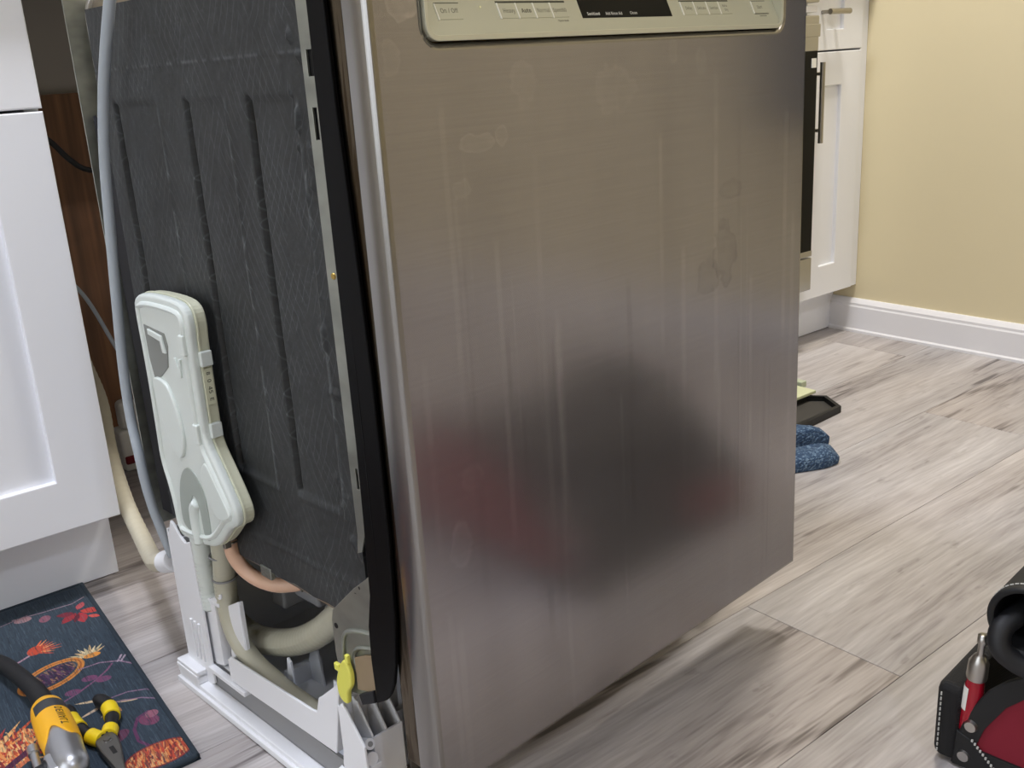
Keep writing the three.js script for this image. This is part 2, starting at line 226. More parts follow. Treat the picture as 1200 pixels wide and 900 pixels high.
{ const t = thing('countertop', 'pale stone countertop above the left cabinet and the dishwasher slot', 'countertop'); part('slab', bx(-0.64, 0.875, 0.882, 0.915, ZB + 0.001, 0.028, 0.004), M.counter, t);
  const r = thing('countertop', 'short pale stone countertop above the narrow right cabinet', 'countertop'); part('slab', bx(1.643, XW - 0.001, 0.882, 0.915, ZB + 0.001, 0.028, 0.004), M.counter, r); }
{ // oven range
  const t = thing('oven_range', 'stainless oven with black glass door between the cabinets', 'oven'); const x0 = 0.880, x1 = 1.638, zf = 0.04;
  part('body', bx(x0 + 0.004, x1 - 0.004, 0.05, 0.86, -0.60, 0.0), M.darkSteel, t);
  part('control_panel', [bx(x0, x1, 0.806, 0.915, -0.02, zf, 0.004), bx(x0, x1, 0.86, 0.915, -0.6, -0.01)], M.steel, t);
  const d = part('oven_door', [bx(x0, x1, 0.705, 0.780, 0, zf, 0.003), bx(x0, x1, 0.735, 0.762, 0.0, zf + 0.004, 0.002), bx(x0, x1, 0.244, 0.258, 0, zf, 0.002), bx(x0, x0 + 0.006, 0.25, 0.71, 0, zf, 0.002)], M.steel, t);
  part('door_glass', bx(x0 + 0.002, x1 - 0.001, 0.256, 0.708, 0.002, zf - 0.001, 0.002), M.oven, d);
  part('glass_badge', [bx(x1 - 0.024, x1 - 0.008, 0.670, 0.690, zf - 0.001, zf + 0.0006)], M.paperWhite, d, 'small pale square badge');
  part('panel_highlight_strip', bx(x0, x1, 0.786, 0.800, 0, zf - 0.006, 0.002), M.trim, t);  // white strip stands in for a highlight on the control panel
  part('storage_drawer', bx(x0, x1, 0.163, 0.241, 0, zf, 0.003), M.steel, t);
  for (const [fx, fz] of [[x0 + 0.04, 0], [x1 - 0.02, 0.0], [x0 + 0.04, -0.55], [x1 - 0.02, -0.55]]) part('foot', lathe([[0, 0.001], [0.017, 0.001], [0.017, 0.010], [0.012, 0.016], [0.008, 0.018], [0.008, 0.06], [0, 0.06]], 18).translate(fx, 0, fz), M.paperWhite, t);
  part('base_skirt', bx(x0 + 0.02, x1 - 0.006, 0.022, 0.163, -0.30, -0.02), M.darkSteel, t);
}
// the empty slot behind the dishwasher
{ const t = thing('plywood_panel', 'brown plywood panel at the back of the empty dishwasher slot', 'panel'); part('board', bx(0.003, 0.612, 0.002, 0.715, ZB + 0.001, ZB + 0.013), M.ply, t); }
{ const t = thing('utility_box', 'small white box with a dark red strip low in the dark slot behind hoses', 'box', [0.185, 0, -0.50]); part('shell', [bx(-0.03, 0.03, 0.001, 0.085, -0.03, 0.02, 0.008), bx(-0.02, 0.018, 0.08, 0.14, -0.025, 0.012, 0.012)], M.paperWhite, t); part('red_strip', bx(-0.028, 0.05, 0.018, 0.034, 0.018, 0.026, 0.003), M.redDark, t); }

// ---------------------------------------------------------------- dishwasher (local axes: u right, y up, w toward the room)
const dw = thing('dishwasher', 'stainless steel built-in dishwasher pulled out of its slot, side and base exposed', 'dishwasher', [0.0149, 0.0025, 0.7968]);
dw.rotation.set(-0.0093, 0.087, -0.0042, 'YXZ');
const W = 0.597, PY0 = 0.7495, PY1 = 0.822, PU0 = 0.0558, PU1 = 0.5425, TOP = 0.862, BOT = 0.0913;
{ // door skin with an opening for the control panel
  const s = shapeOf([[0, BOT], [W, BOT], [W, TOP], [0, TOP]]);
  s.holes.push(roundRect(PU0 - 0.0036, PY0 - 0.0052, PU1 + 0.0036, PY1 + 0.001, 0.0135, new THREE.Path()));
  let g = ex(s, -0.034, 0.034, 0.0058, 6, 10); g = toCreasedNormals(g, 0.6);
  { // keep the large faces perfectly flat, only the rounded edge is smooth
    const p = g.attributes.position, n = g.attributes.normal; const A = new THREE.Vector3(), B = new THREE.Vector3(), C = new THREE.Vector3();
    for (let i = 0; i < p.count; i += 3) { A.fromBufferAttribute(p, i); B.fromBufferAttribute(p, i + 1).sub(A); C.fromBufferAttribute(p, i + 2).sub(A); B.cross(C).normalize(); if (Math.abs(B.z) > 0.9999) for (let q = 0; q < 3; q++) n.setXYZ(i + q, B.x, B.y, B.z); }
  }
  part('door_panel', g, [M.door, M.doorEdge], dw);
  part('door_liner', [bx(0.006, W - 0.006, BOT + 0.012, TOP - 0.003, -0.058, -0.034, 0.002)], M.liner, dw, 'stained inner edge of the door with the mirrored brown painted in');
}
const panelMap = canvasTex(2048, 344, (g, w, h) => {
  const mm = w / 486.7; const X = (v) => v * mm, Y = (v) => h - v * mm;
  g.fillStyle = '#c3c3ae'; g.fillRect(0, 0, w, h);
  const txt = (s, x, y, size, col = '#4b4b40', wt = '', sq = 1) => { g.save(); g.translate(X(x), Y(y)); g.scale(sq, 1); g.fillStyle = col; g.font = wt + ' ' + Math.round(size * mm) + 'px sans-serif'; g.textAlign = 'center'; g.textBaseline = 'middle'; g.fillText(s, 0, 0); g.restore(); };
  txt('On / Off', 28.5, 18.8, 5.2, '#44443a', '', 0.95);
  txt('Heavy', 92.5, 18.4, 4.9); txt('Auto', 112.3, 18.4, 4.9, '#26261f', 'bold'); txt('Normal', 132.6, 18.4, 4.9, '#66665a', '', 0.92); txt('Speed60', 152.4, 18.4, 4.7, '#4b4b40', '', 0.9);
  txt('*Quick Wash', 153, 8.9, 2.2, '#3a3a32', 'bold');
  txt('Delay', 334.5, 18.4, 4.2); txt('Delicate', 355, 18.4, 4.0, '#4b4b40', '', 0.95); txt('Sanitize', 375.5, 18.4, 4.0, '#4b4b40', '', 0.95); txt('Extra', 395, 20.6, 3.5); txt('Dry', 396, 16.2, 3.5);
  txt('Start', 457, 18.6, 4.6); txt('Cancel Drain', 459, 9.0, 2.1, '#3a3a32', 'bold');
  g.fillStyle = '#0b0c0e'; g.fillRect(X(176), Y(80), X(130), h);
  g.fillStyle = '#c3c3ae'; g.fillRect(X(176), Y(10.6), X(132), h);
  txt('Sanitized', 194, 14.3, 3.7, '#e8e8e0', 'bold'); txt('Add Rinse Aid', 221.5, 14.4, 3.7, '#d8d8d0', 'bold', 0.92); txt('Clean', 249, 14.6, 3.7, '#d8d8d0', 'bold');
});
M.panel = std({ map: panelMap, roughness: 0.42, metalness: 0.25 });
M.panelPlain = std({ color: 0xc3c3ae, roughness: 0.4, metalness: 0.25 });
M.ridge = std({ color: 0xf3f2e4, roughness: 0.3 });
M.rim = std({ color: 0xd0cfba, roughness: 0.3, metalness: 0.3 });
M.display = phys({ map: panelMap, roughness: 0.3, specularIntensity: 0.25 });
M.slit = std({ color: 0x47463a, roughness: 0.7 });
{
  const cp = new THREE.Group(); cp.name = 'control_panel'; dw.add(cp); cp.position.set(PU0, 0.7500, -0.0004); cp.rotation.x = -Math.atan(0.45);
  const PW = 486.7, PH = 344 / 2048 * PW; // mm covered by the print
  const uvmm = (g) => { const p = g.attributes.position, uv = new Float32Array(p.count * 2); for (let i = 0; i < p.count; i++) { uv[2 * i] = p.getX(i) * 1000 / PW; uv[2 * i + 1] = p.getY(i) * 1000 / PH; } g.setAttribute('uv', new THREE.BufferAttribute(uv, 2)); return g; };
  const box = (x0, x1, y0, y1, z0, z1, r) => uvmm(bx(x0 / 1000, x1 / 1000, y0 / 1000, y1 / 1000, z0 / 1000, z1 / 1000, r));
  part('face', box(0, 486.7, -1, 78, -3, 0), M.panelPlain, cp);
  part('display', box(178.5, 304.8, 10.6, 60, -1, 0.35, 0.0002), M.display, cp, 'black display window with white lettering');
  const btn = (x0, x1, y0 = 11.8, y1 = 24.6) => { const b = part('button', box(x0 + 0.5, x1 - 0.5, y0, y1, -0.5, 0.55, 0.0004), M.panel, cp); return b; };
  btn(15.8, 41); btn(81.5, 102); btn(102, 122.2); btn(122.2, 142.4); btn(142.4, 162.4); btn(323.5, 344); btn(344, 365); btn(365, 385.3); btn(385.3, 404.5); btn(444, 471);
  // pale raised ridges on the left of each button and the dark slit over each row
  const ridge = (x) => box(x - 0.6, x + 0.6, 11.2, 25, -0.5, 0.95, 0.0003);
  for (const x of [15.6, 81.3, 101.9, 122.1, 142.3, 323.4, 343.9, 364.9, 385.2, 443.8]) part('button_ridge', ridge(x), M.ridge, cp);
  for (const b of [box(80.5, 162, 25.2, 26.8, -0.5, 0.12), box(322.5, 404, 25.2, 26.6, -0.5, 0.12), box(15.4, 41, 25.2, 25.8, -0.5, 0.12), box(444, 471, 25.2, 25.8, -0.5, 0.12), box(444, 471, 10.9, 11.5, -0.5, 0.12)]) part('button_slot', b, M.slit, cp);
  for (const b of [box(146, 160.5, 7.4, 10.3, -0.5, 0.06), box(448, 470, 7.4, 10.3, -0.5, 0.06)]) part('printed_note', b, M.panel, cp);
  part('indicator_light', cyl([0.0625, 0.0218, -0.0005], [0.0625, 0.0218, 0.0006], 0.0011, 0.0009, 14), std({ color: 0xf2efc0, roughness: 0.3 }), cp);
  // rim round the opening and side walls of the recess
  const o = roundRect(PU0 - 0.0033, PY0 - 0.0043, PU1 + 0.0033, PY1 + 0.004, 0.0125); o.holes.push(roundRect(PU0, PY0, PU1, PY1, 0.0095, new THREE.Path()));
  part('rim', ex(o, -0.006, 0.0075, 0.0006, 3, 10), M.rim, dw);
  const tri = [[0, PY0 + 0.001], [0, PY1], [-0.034, PY1], [-0.002, PY0 + 0.001]];
  part('recess_side', exU(tri, PU0 + 0.0005, 0.0012), M.rim, dw); part('recess_side', exU(tri, PU1 + 0.0007, 0.0012), M.rim, dw);
  part('recess_back', bx(PU0 - 0.004, PU1 + 0.004, PY0 - 0.006, TOP - 0.008, -0.0365, -0.0345), M.black, dw);
}
{ // black rubber side seal between door and tub, widening towards its torn lower end
  const L = [[-0.078, 0.858], [-0.079, 0.6], [-0.079, 0.42], [-0.0815, 0.34], [-0.0835, 0.30], [-0.0845, 0.27], [-0.0925, 0.235], [-0.0945, 0.20], [-0.0935, 0.175], [-0.0930, 0.151]];
  const R = [[-0.0765, 0.162], [-0.068, 0.172], [-0.061, 0.186], [-0.055, 0.21], [-0.049, 0.26], [-0.045, 0.34], [-0.0445, 0.48], [-0.048, 0.58], [-0.0535, 0.70], [-0.0565, 0.858]];
  part('side_seal', exU([...L, ...R], 0.0058, 0.004, 0.0012), M.seal, dw);
  part('seal_lip', tube([[0.004, 0.858, -0.0665], [0.0035, 0.6, -0.0665], [0.003, 0.4, -0.0665], [0.0035, 0.24, -0.071], [0.004, 0.17, -0.081]], 0.0016, 40, 8), M.seal, dw);
}
// tub shell, rear sheet, insulation
{
  const s = roundRect(0.0165, 0.24, 0.58, 0.835, 0.038);
  part('tub', ex(s, -0.525, 0.43, 0.016, 5, 10), M.tubSteel, dw, 'stained steel tub');
  part('tub_rim', [ex((() => { const o = roundRect(0.012, 0.236, 0.585, 0.839, 0.04); o.holes.push(roundRect(0.026, 0.25, 0.571, 0.825, 0.03, new THREE.Path())); return o; })(), -0.512, 0.006, 0.0015, 2, 10)], M.steel, dw);
  part('rear_sheet', bx(0.004, 0.59, 0.205, 0.858, -0.5455, -0.5435), M.galv, dw);
  part('rear_skirt', exU([[-0.536, 0.225], [-0.504, 0.225], [-0.503, 0.5], [-0.505, 0.64], [-0.536, 0.70]], 0.016, 0.0045, 0.001), M.blackMatte, dw);
  part('top_brace', bx(0.02, 0.58, 0.836, 0.858, -0.12, -0.06, 0.002), M.galv, dw);
}
{ // bitumen sheet with pressed panels, real relief
  const w0 = -0.5045, w1 = -0.0985, y0 = 0.226, y1 = 0.808, NW = 300, NY = 200; const pos = [], uv = [], idx = [];
  const panels = [[-0.474, -0.372], [-0.317, -0.238], [-0.202, -0.121]];
  const edge = (d, a) => sstep(0, a, d);
  for (let j = 0; j <= NY; j++) for (let i = 0; i <= NW; i++) {
    const w = lerp(w0, w1, i / NW), y = lerp(y0, y1, j / NY); let h = 0;
    panels.forEach(([a, b], k) => { const yb = 0.333 + 0.002 * k, yt = 0.714; const v = edge(w - a, 0.009) * edge(b - w, 0.0045) * edge(y - yb, 0.006) * edge(yt - y, 0.006); h -= 0.0018 * v + 0.0065 * edge(w - a, 0.0022) * edge(a + 0.0095 - w, 0.0022) * edge(y - yb, 0.006) * edge(yt - y, 0.006); const rid = Math.exp(-Math.pow((w - b - 0.002) / 0.0016, 2)) * edge(y - yb + 0.006, 0.004) * edge(yt - y, 0.01); h += 0.0016 * rid; const ridb = Math.exp(-Math.pow((y - yb + 0.002) / 0.0016, 2)) * edge(w - a, 0.004) * edge(b - w + 0.004, 0.004); h += 0.0012 * ridb; });
    h += 0.0008 * Math.exp(-Math.pow((y - 0.746) / 0.0016, 2)) * (0.6 + 0.4 * Math.sin(w * 900)) - 0.0006 * Math.exp(-Math.pow((y - 0.742) / 0.0014, 2));
    h += 0.0009 * Math.exp(-Math.pow((y - 0.262 - 0.02 * (w + 0.3)) / 0.002, 2));
    h += 0.0012 * (fbm(w * 22, y * 16, 5, 2) - 0.5) + 0.0007 * (fbm(w * 130, y * 130, 8, 2) - 0.5);
    const bl = sstep(0.80, 0.92, vn(w * 110, y * 70, 77)) * Math.exp(-Math.pow((w + 0.116) / 0.014, 2)); h += 0.0035 * bl;
    let wy = y; if (j === 0) wy += 0.004 * (fbm(w * 30, 1, 4, 2) - 0.5);
    pos.push(0.0098 - h, wy, w); uv.push(w - w0, y - y0);
  }
  for (let j = 0; j < NY; j++) for (let i = 0; i < NW; i++) { const a = j * (NW + 1) + i, b = a + 1, c = a + NW + 1, d = c + 1; idx.push(a, b, c, b, d, c); }
  // thickness: rim back to the tub
  const n0 = pos.length / 3, ring = []; for (let i = 0; i <= NW; i++) ring.push(i); for (let j = 1; j <= NY; j++) ring.push(j * (NW + 1) + NW); for (let i = NW - 1; i >= 0; i--) ring.push(NY * (NW + 1) + i); for (let j = NY - 1; j > 0; j--) ring.push(j * (NW + 1));
  ring.forEach((k) => { pos.push(pos[3 * k], pos[3 * k + 1], pos[3 * k + 2]); uv.push(uv[2 * k], uv[2 * k + 1]); pos.push(0.0163, pos[3 * k + 1], pos[3 * k + 2]); uv.push(uv[2 * k], uv[2 * k + 1]); });
  for (let q = 0; q < ring.length; q++) { const a = n0 + 2 * q, b = n0 + 2 * ((q + 1) % ring.length); idx.push(a, a + 1, b, b, a + 1, b + 1); }
  const g = new THREE.BufferGeometry(); g.setAttribute('position', new THREE.Float32BufferAttribute(pos, 3)); g.setAttribute('uv', new THREE.Float32BufferAttribute(uv, 2)); g.setIndex(idx); g.computeVertexNormals();
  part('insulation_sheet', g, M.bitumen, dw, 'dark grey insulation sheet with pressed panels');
}
{ // galvanised strip with slots at the front of the side, its lower end cut to a point
  const s = shapeOf([[-0.0985, 0.83], [-0.0985, 0.325], [-0.1015, 0.306], [-0.0945, 0.309], [-0.0845, 0.335], [-0.0815, 0.40], [-0.0785, 0.45], [-0.0785, 0.83]]);
  for (const [a, b, c, d] of [[-0.0915, -0.0795, 0.726, 0.746], [-0.0915, -0.0855, 0.677, 0.702], [-0.090, -0.0865, 0.373, 0.393]]) { const h = new THREE.Path(); h.moveTo(a, c); h.lineTo(b, c); h.lineTo(b, d); h.lineTo(a, d); h.closePath(); s.holes.push(h); }
  const f = part('side_strip', exU(s, 0.0078, 0.0022, 0.0004), M.galv, dw);
  part('strip_backing', bx(0.0085, 0.012, 0.36, 0.76, -0.0945, -0.0785), M.black, dw);
  part('screw', cyl([0.006, 0.566, -0.0885], [0.0046, 0.566, -0.0885], 0.0032, 0.0026, 14), std({ color: 0xb99b4e, metalness: 0.7, roughness: 0.4 }), f, 'small brass screw');
}
{ // pressed front bracket, rusty plate, yellow clip
  const b = part('front_bracket', exU([[-0.162, 0.224], [-0.120, 0.262], [-0.098, 0.279], [-0.0835, 0.292], [-0.0815, 0.26], [-0.088, 0.232], [-0.092, 0.20], [-0.092, 0.165], [-0.105, 0.148], [-0.158, 0.134], [-0.162, 0.15], [-0.166, 0.175], [-0.1655, 0.212]], 0.0105, 0.0025, 0.0006), M.galv, dw);
  part('pressed_rib', [tube([[0.0078, 0.135, -0.148], [0.0072, 0.18, -0.149], [0.0072, 0.203, -0.144], [0.0072, 0.212, -0.133], [0.0072, 0.219, -0.112], [0.0076, 0.222, -0.094]], 0.0026, 40, 8), tube([[0.0078, 0.165, -0.128], [0.0072, 0.188, -0.130], [0.0072, 0.197, -0.122], [0.0076, 0.206, -0.098]], 0.0026, 30, 8)], M.galv, b);
  part('hole', cyl([0.0075, 0.208, -0.158], [0.009, 0.208, -0.158], 0.003, 0.003, 12), M.black, b);
  part('rusty_plate', exU([[-0.127, 0.186], [-0.108, 0.196], [-0.096, 0.20], [-0.095, 0.150], [-0.110, 0.155], [-0.128, 0.15]], 0.0075, 0.003, 0.0006), M.rusty, dw);
  part('dark_latch', [exU([[-0.122, 0.148], [-0.097, 0.163], [-0.096, 0.150], [-0.118, 0.138]], 0.007, 0.006, 0.001)], M.blackMatte, dw);
  part('yellow_clip', [exU(smoothShape([[-0.152, 0.158], [-0.143, 0.176], [-0.134, 0.183], [-0.1275, 0.172], [-0.128, 0.158], [-0.136, 0.145], [-0.139, 0.132], [-0.150, 0.134], [-0.154, 0.146]]), 0.003, 0.006, 0.002, 3), bx(-0.0025, 0.0015, 0.18, 0.19, -0.134, -0.129, 0.001), bx(-0.002, 0.002, 0.164, 0.172, -0.156, -0.148, 0.001)], M.yellowClip, dw);
}
// white plastic base
{
  const base = new THREE.Group(); base.name = 'base'; dw.add(base);
  const P = M.whitePlastic;
  part('tray', [bx(0.006, 0.585, 0.018, 0.026, -0.50, -0.15, 0.001), bx(0.575, 0.585, 0.02, 0.215, -0.50, -0.10, 0.001), bx(0.02, 0.585, 0.02, 0.20, -0.507, -0.499, 0.001), bx(0.05, 0.585, 0.02, 0.09, -0.150, -0.142, 0.001)], M.bluePlastic, base);
  part('corner_post', [exU([[-0.505, 0.006], [-0.504, 0.205], [-0.493, 0.226], [-0.487, 0.224], [-0.475, 0.212], [-0.462, 0.206], [-0.447, 0.212], [-0.4445, 0.10], [-0.4445, 0.02], [-0.47, 0.006]], 0.0035, 0.0035, 0.0008), bx(0.0, 0.045, 0.03, 0.212, -0.508, -0.5045, 0.0008), bx(0.002, 0.04, 0.03, 0.208, -0.478, -0.475, 0.0008)], P, base);
  part('stepped_wall', [exU([[-0.462, 0.166], [-0.444, 0.140], [-0.434, 0.138], [-0.404, 0.155], [-0.405, 0.148], [-0.428, 0.134], [-0.426, 0.05], [-0.462, 0.04]], 0.0095, 0.0025, 0.0007), bx(0.006, 0.028, 0.134, 0.139, -0.440, -0.412, 0.001), bx(0.007, 0.022, 0.05, 0.136, -0.4275, -0.4245, 0.0008)], P, base);
  part('inner_rib', [exU([[-0.409, 0.128], [-0.405, 0.136], [-0.378, 0.151], [-0.3765, 0.144], [-0.379, 0.06], [-0.420, 0.04]], 0.0175, 0.0028, 0.001), bx(0.016, 0.021, 0.05, 0.150, -0.3795, -0.377, 0.0008)], P, base);
  part('low_wall', [exU([[-0.396, 0.070], [-0.390, 0.080], [-0.216, 0.089], [-0.205, 0.091], [-0.197, 0.112], [-0.190, 0.117], [-0.155, 0.147], [-0.176, 0.054], [-0.30, 0.05], [-0.396, 0.046]], 0.0025, 0.003, 0.0009), exU([[-0.157, 0.145], [-0.1545, 0.145], [-0.1755, 0.055], [-0.178, 0.056]], 0.03, 0.03, 0.0005), bx(0, 0.02, 0.045, 0.075, -0.397, -0.394, 0.0008), bx(-0.004, 0.014, 0.040, 0.046, -0.446, -0.36, 0.001)], P, base);
  part('vent_ribs', [-0.480, -0.470, -0.460].map((w) => bx(-0.0022, 0.001, 0.045, 0.098, w - 0.0022, w + 0.0022, 0.0006)), P, base);
  part('bottom_rail', [bx(-0.012, 0.004, 0.004, 0.016, -0.515, -0.16, 0.0015), bx(-0.016, -0.010, 0.002, 0.010, -0.515, -0.16, 0.001), bx(-0.013, 0.004, 0.016, 0.034, -0.515, -0.462, 0.0015), bx(-0.014, 0.002, 0.024, 0.029, -0.515, -0.462, 0.001)], P, base);
  part('rail_inner', bx(0.004, 0.008, 0.004, 0.046, -0.50, -0.16), M.greyPlastic, base);
  for (const b of [exU([[-0.365, 0.026], [-0.325, 0.026], [-0.332, 0.075], [-0.342, 0.08]], 0.085, 0.003, 0.0006), exU([[-0.335, 0.03], [-0.316, 0.03], [-0.320, 0.083], [-0.327, 0.086]], 0.042, 0.003, 0.0006), bx(0.05, 0.10, 0.026, 0.05, -0.36, -0.352, 0.001), exU([[-0.235, 0.03], [-0.215, 0.03], [-0.222, 0.10], [-0.228, 0.10]], 0.04, 0.0025, 0.0006)]) part('inner_tab', b, M.bluePlastic, base);
  part('foot', lathe([[0, -0.001], [0.018, -0.001], [0.018, 0.006], [0.008, 0.010], [0.006, 0.03], [0, 0.03]], 16).translate(0.05, 0, -0.46), M.greyPlastic, base); part('foot', lathe([[0, -0.001], [0.018, -0.001], [0.018, 0.006], [0.008, 0.010], [0.006, 0.03], [0, 0.03]], 16).translate(0.55, 0, -0.46), M.greyPlastic, base);
  part('kick_plate', bx(0.06, 0.585, 0.012, 0.12, -0.136, -0.132, 0.001), M.darkSteel, base);
  // ribbed corner housing under the door
  const h = part('front_housing', [
    exU([[-0.158, 0.118], [-0.152, 0.126], [-0.146, 0.122], [-0.119, 0.090], [-0.116, 0.02], [-0.118, 0.004], [-0.158, 0.004], [-0.162, 0.05], [-0.157, 0.08]], 0.001, 0.003, 0.0008),
    ...[0.017, 0.034, 0.051].map((u) => exU([[-0.158, 0.124], [-0.150, 0.121], [-0.1285, 0.090], [-0.127, 0.030], [-0.158, 0.030]], u, 0.0024, 0.0007)),
    bx(0.015, 0.052, 0.034, 0.088, -0.1295, -0.127, 0.0006), bx(-0.001, 0.017, 0.058, 0.064, -0.15, -0.119, 0.001), bx(-0.001, 0.052, 0.03, 0.034, -0.158, -0.127, 0.0006), bx(0.045, 0.07, 0.03, 0.118, -0.16, -0.156, 0.0006), bx(-0.001, 0.05, 0.03, 0.12, -0.1605, -0.158, 0.0006)], P, base);
  part('screw_boss', [cyl([0.008, 0.078, -0.142], [0.008, 0.087, -0.123], 0.0062, 0.0056, 18), cyl([0.008, 0.066, -0.134], [0.008, 0.07, -0.122], 0.007, 0.007, 16)], P, h);
  part('boss_hole', cyl([0.008, 0.0872, -0.1228], [0.008, 0.0875, -0.1222], 0.0028, 0.0028, 12), M.greyPlastic, h);
  part('white_screw', [cyl([-0.009, 0.033, -0.168], [0.002, 0.036, -0.166], 0.006, 0.0075, 12), cyl([-0.011, 0.032, -0.168], [-0.008, 0.033, -0.168], 0.0035, 0.0035, 6)], P, base);
}
// works inside the base
{
  part('motor', [bx(0.10, 0.45, 0.115, 0.150, -0.40, -0.345, 0.005), bx(0.11, 0.45, 0.095, 0.118, -0.35, -0.315, 0.004), bx(0.085, 0.14, 0.10, 0.16, -0.43, -0.40, 0.004)], M.greyPlastic, dw);
  part('sump', [cyl([0.24, 0.03, -0.40], [0.24, 0.11, -0.40], 0.06, 0.075, 30), cyl([0.13, 0.19, -0.40], [0.13, 0.19, -0.30], 0.026, 0.026, 24), bx(0.09, 0.45, 0.150, 0.235, -0.42, -0.24, 0.008)], M.black, dw);
  part('bottom_flange', bx(0.0125, 0.03, 0.2215, 0.2245, -0.40, -0.16, 0.0006), M.steel, dw);
  part('flange_clip', bx(0.008, 0.0135, 0.216, 0.229, -0.298, -0.277, 0.001), M.galv, dw);
  part('drain_loop', tube([[0.055, 0.10, -0.50], [0.050, 0.075, -0.47], [0.052, 0.068, -0.43], [0.056, 0.076, -0.385], [0.06, 0.097, -0.331], [0.062, 0.129, -0.281], [0.07, 0.160, -0.246], [0.09, 0.185, -0.21]], (t) => 0.0165 + 0.0004 * Math.sin(t * 260), 120, 16), M.hoseClear, dw);
  part('inlet_tube', tube([[0.018, 0.245, -0.402], [0.019, 0.20, -0.406], [0.019, 0.16, -0.412], [0.0195, 0.123, -0.416], [0.020, 0.094, -0.406], [0.020, 0.073, -0.376], [0.021, 0.063, -0.331], [0.022, 0.058, -0.286], [0.03, 0.05, -0.22]], (t) => (t < 0.3 ? 0.0128 : 0.0122) + (t > 0.18 && t < 0.30 ? 0.0009 * Math.sin(t * 420) : 0), 140, 18), M.hoseClear, dw);
  part('tube_ring', [0.20, 0.17].map((y) => { const g = new THREE.TorusGeometry(0.0138, 0.0014, 8, 26); g.rotateX(Math.PI / 2); g.translate(0.019, y, -0.410); return g; }), M.greyPlastic, dw);
  part('filler_tube', tube([[0.014, 0.245, -0.446], [0.014, 0.15, -0.447], [0.014, 0.12, -0.445]], (t) => 0.0125 + (t > 0.45 ? 0.0009 * Math.sin(t * 150) : 0), 60, 16), M.tank, dw);
  const ph = part('pink_hose', tube([[0.004, 0.262, -0.352], [0.004, 0.245, -0.352], [0.006, 0.222, -0.350], [0.014, 0.202, -0.338], [0.024, 0.194, -0.310], [0.040, 0.196, -0.285], [0.06, 0.20, -0.27]], 0.0082, 50, 14), M.hosePink, dw);
  const ring = (p, r) => { const g = new THREE.TorusGeometry(r, 0.0012, 8, 24); g.rotateX(Math.PI / 2); g.translate(...p); return g; };
  part('hose_clamp', [ring([0.004, 0.246, -0.352], 0.0094), ring([0.004, 0.242, -0.352], 0.0094), bx(-0.008, 0.0, 0.239, 0.249, -0.346, -0.34, 0.001)], M.nickel, ph);
  part('hose_clamp', [(() => { const g = new THREE.TorusGeometry(0.0094, 0.0014, 8, 24); g.rotateY(0.9); g.translate(0.045, 0.198, -0.28); return g; })()], M.nickel, ph);
}
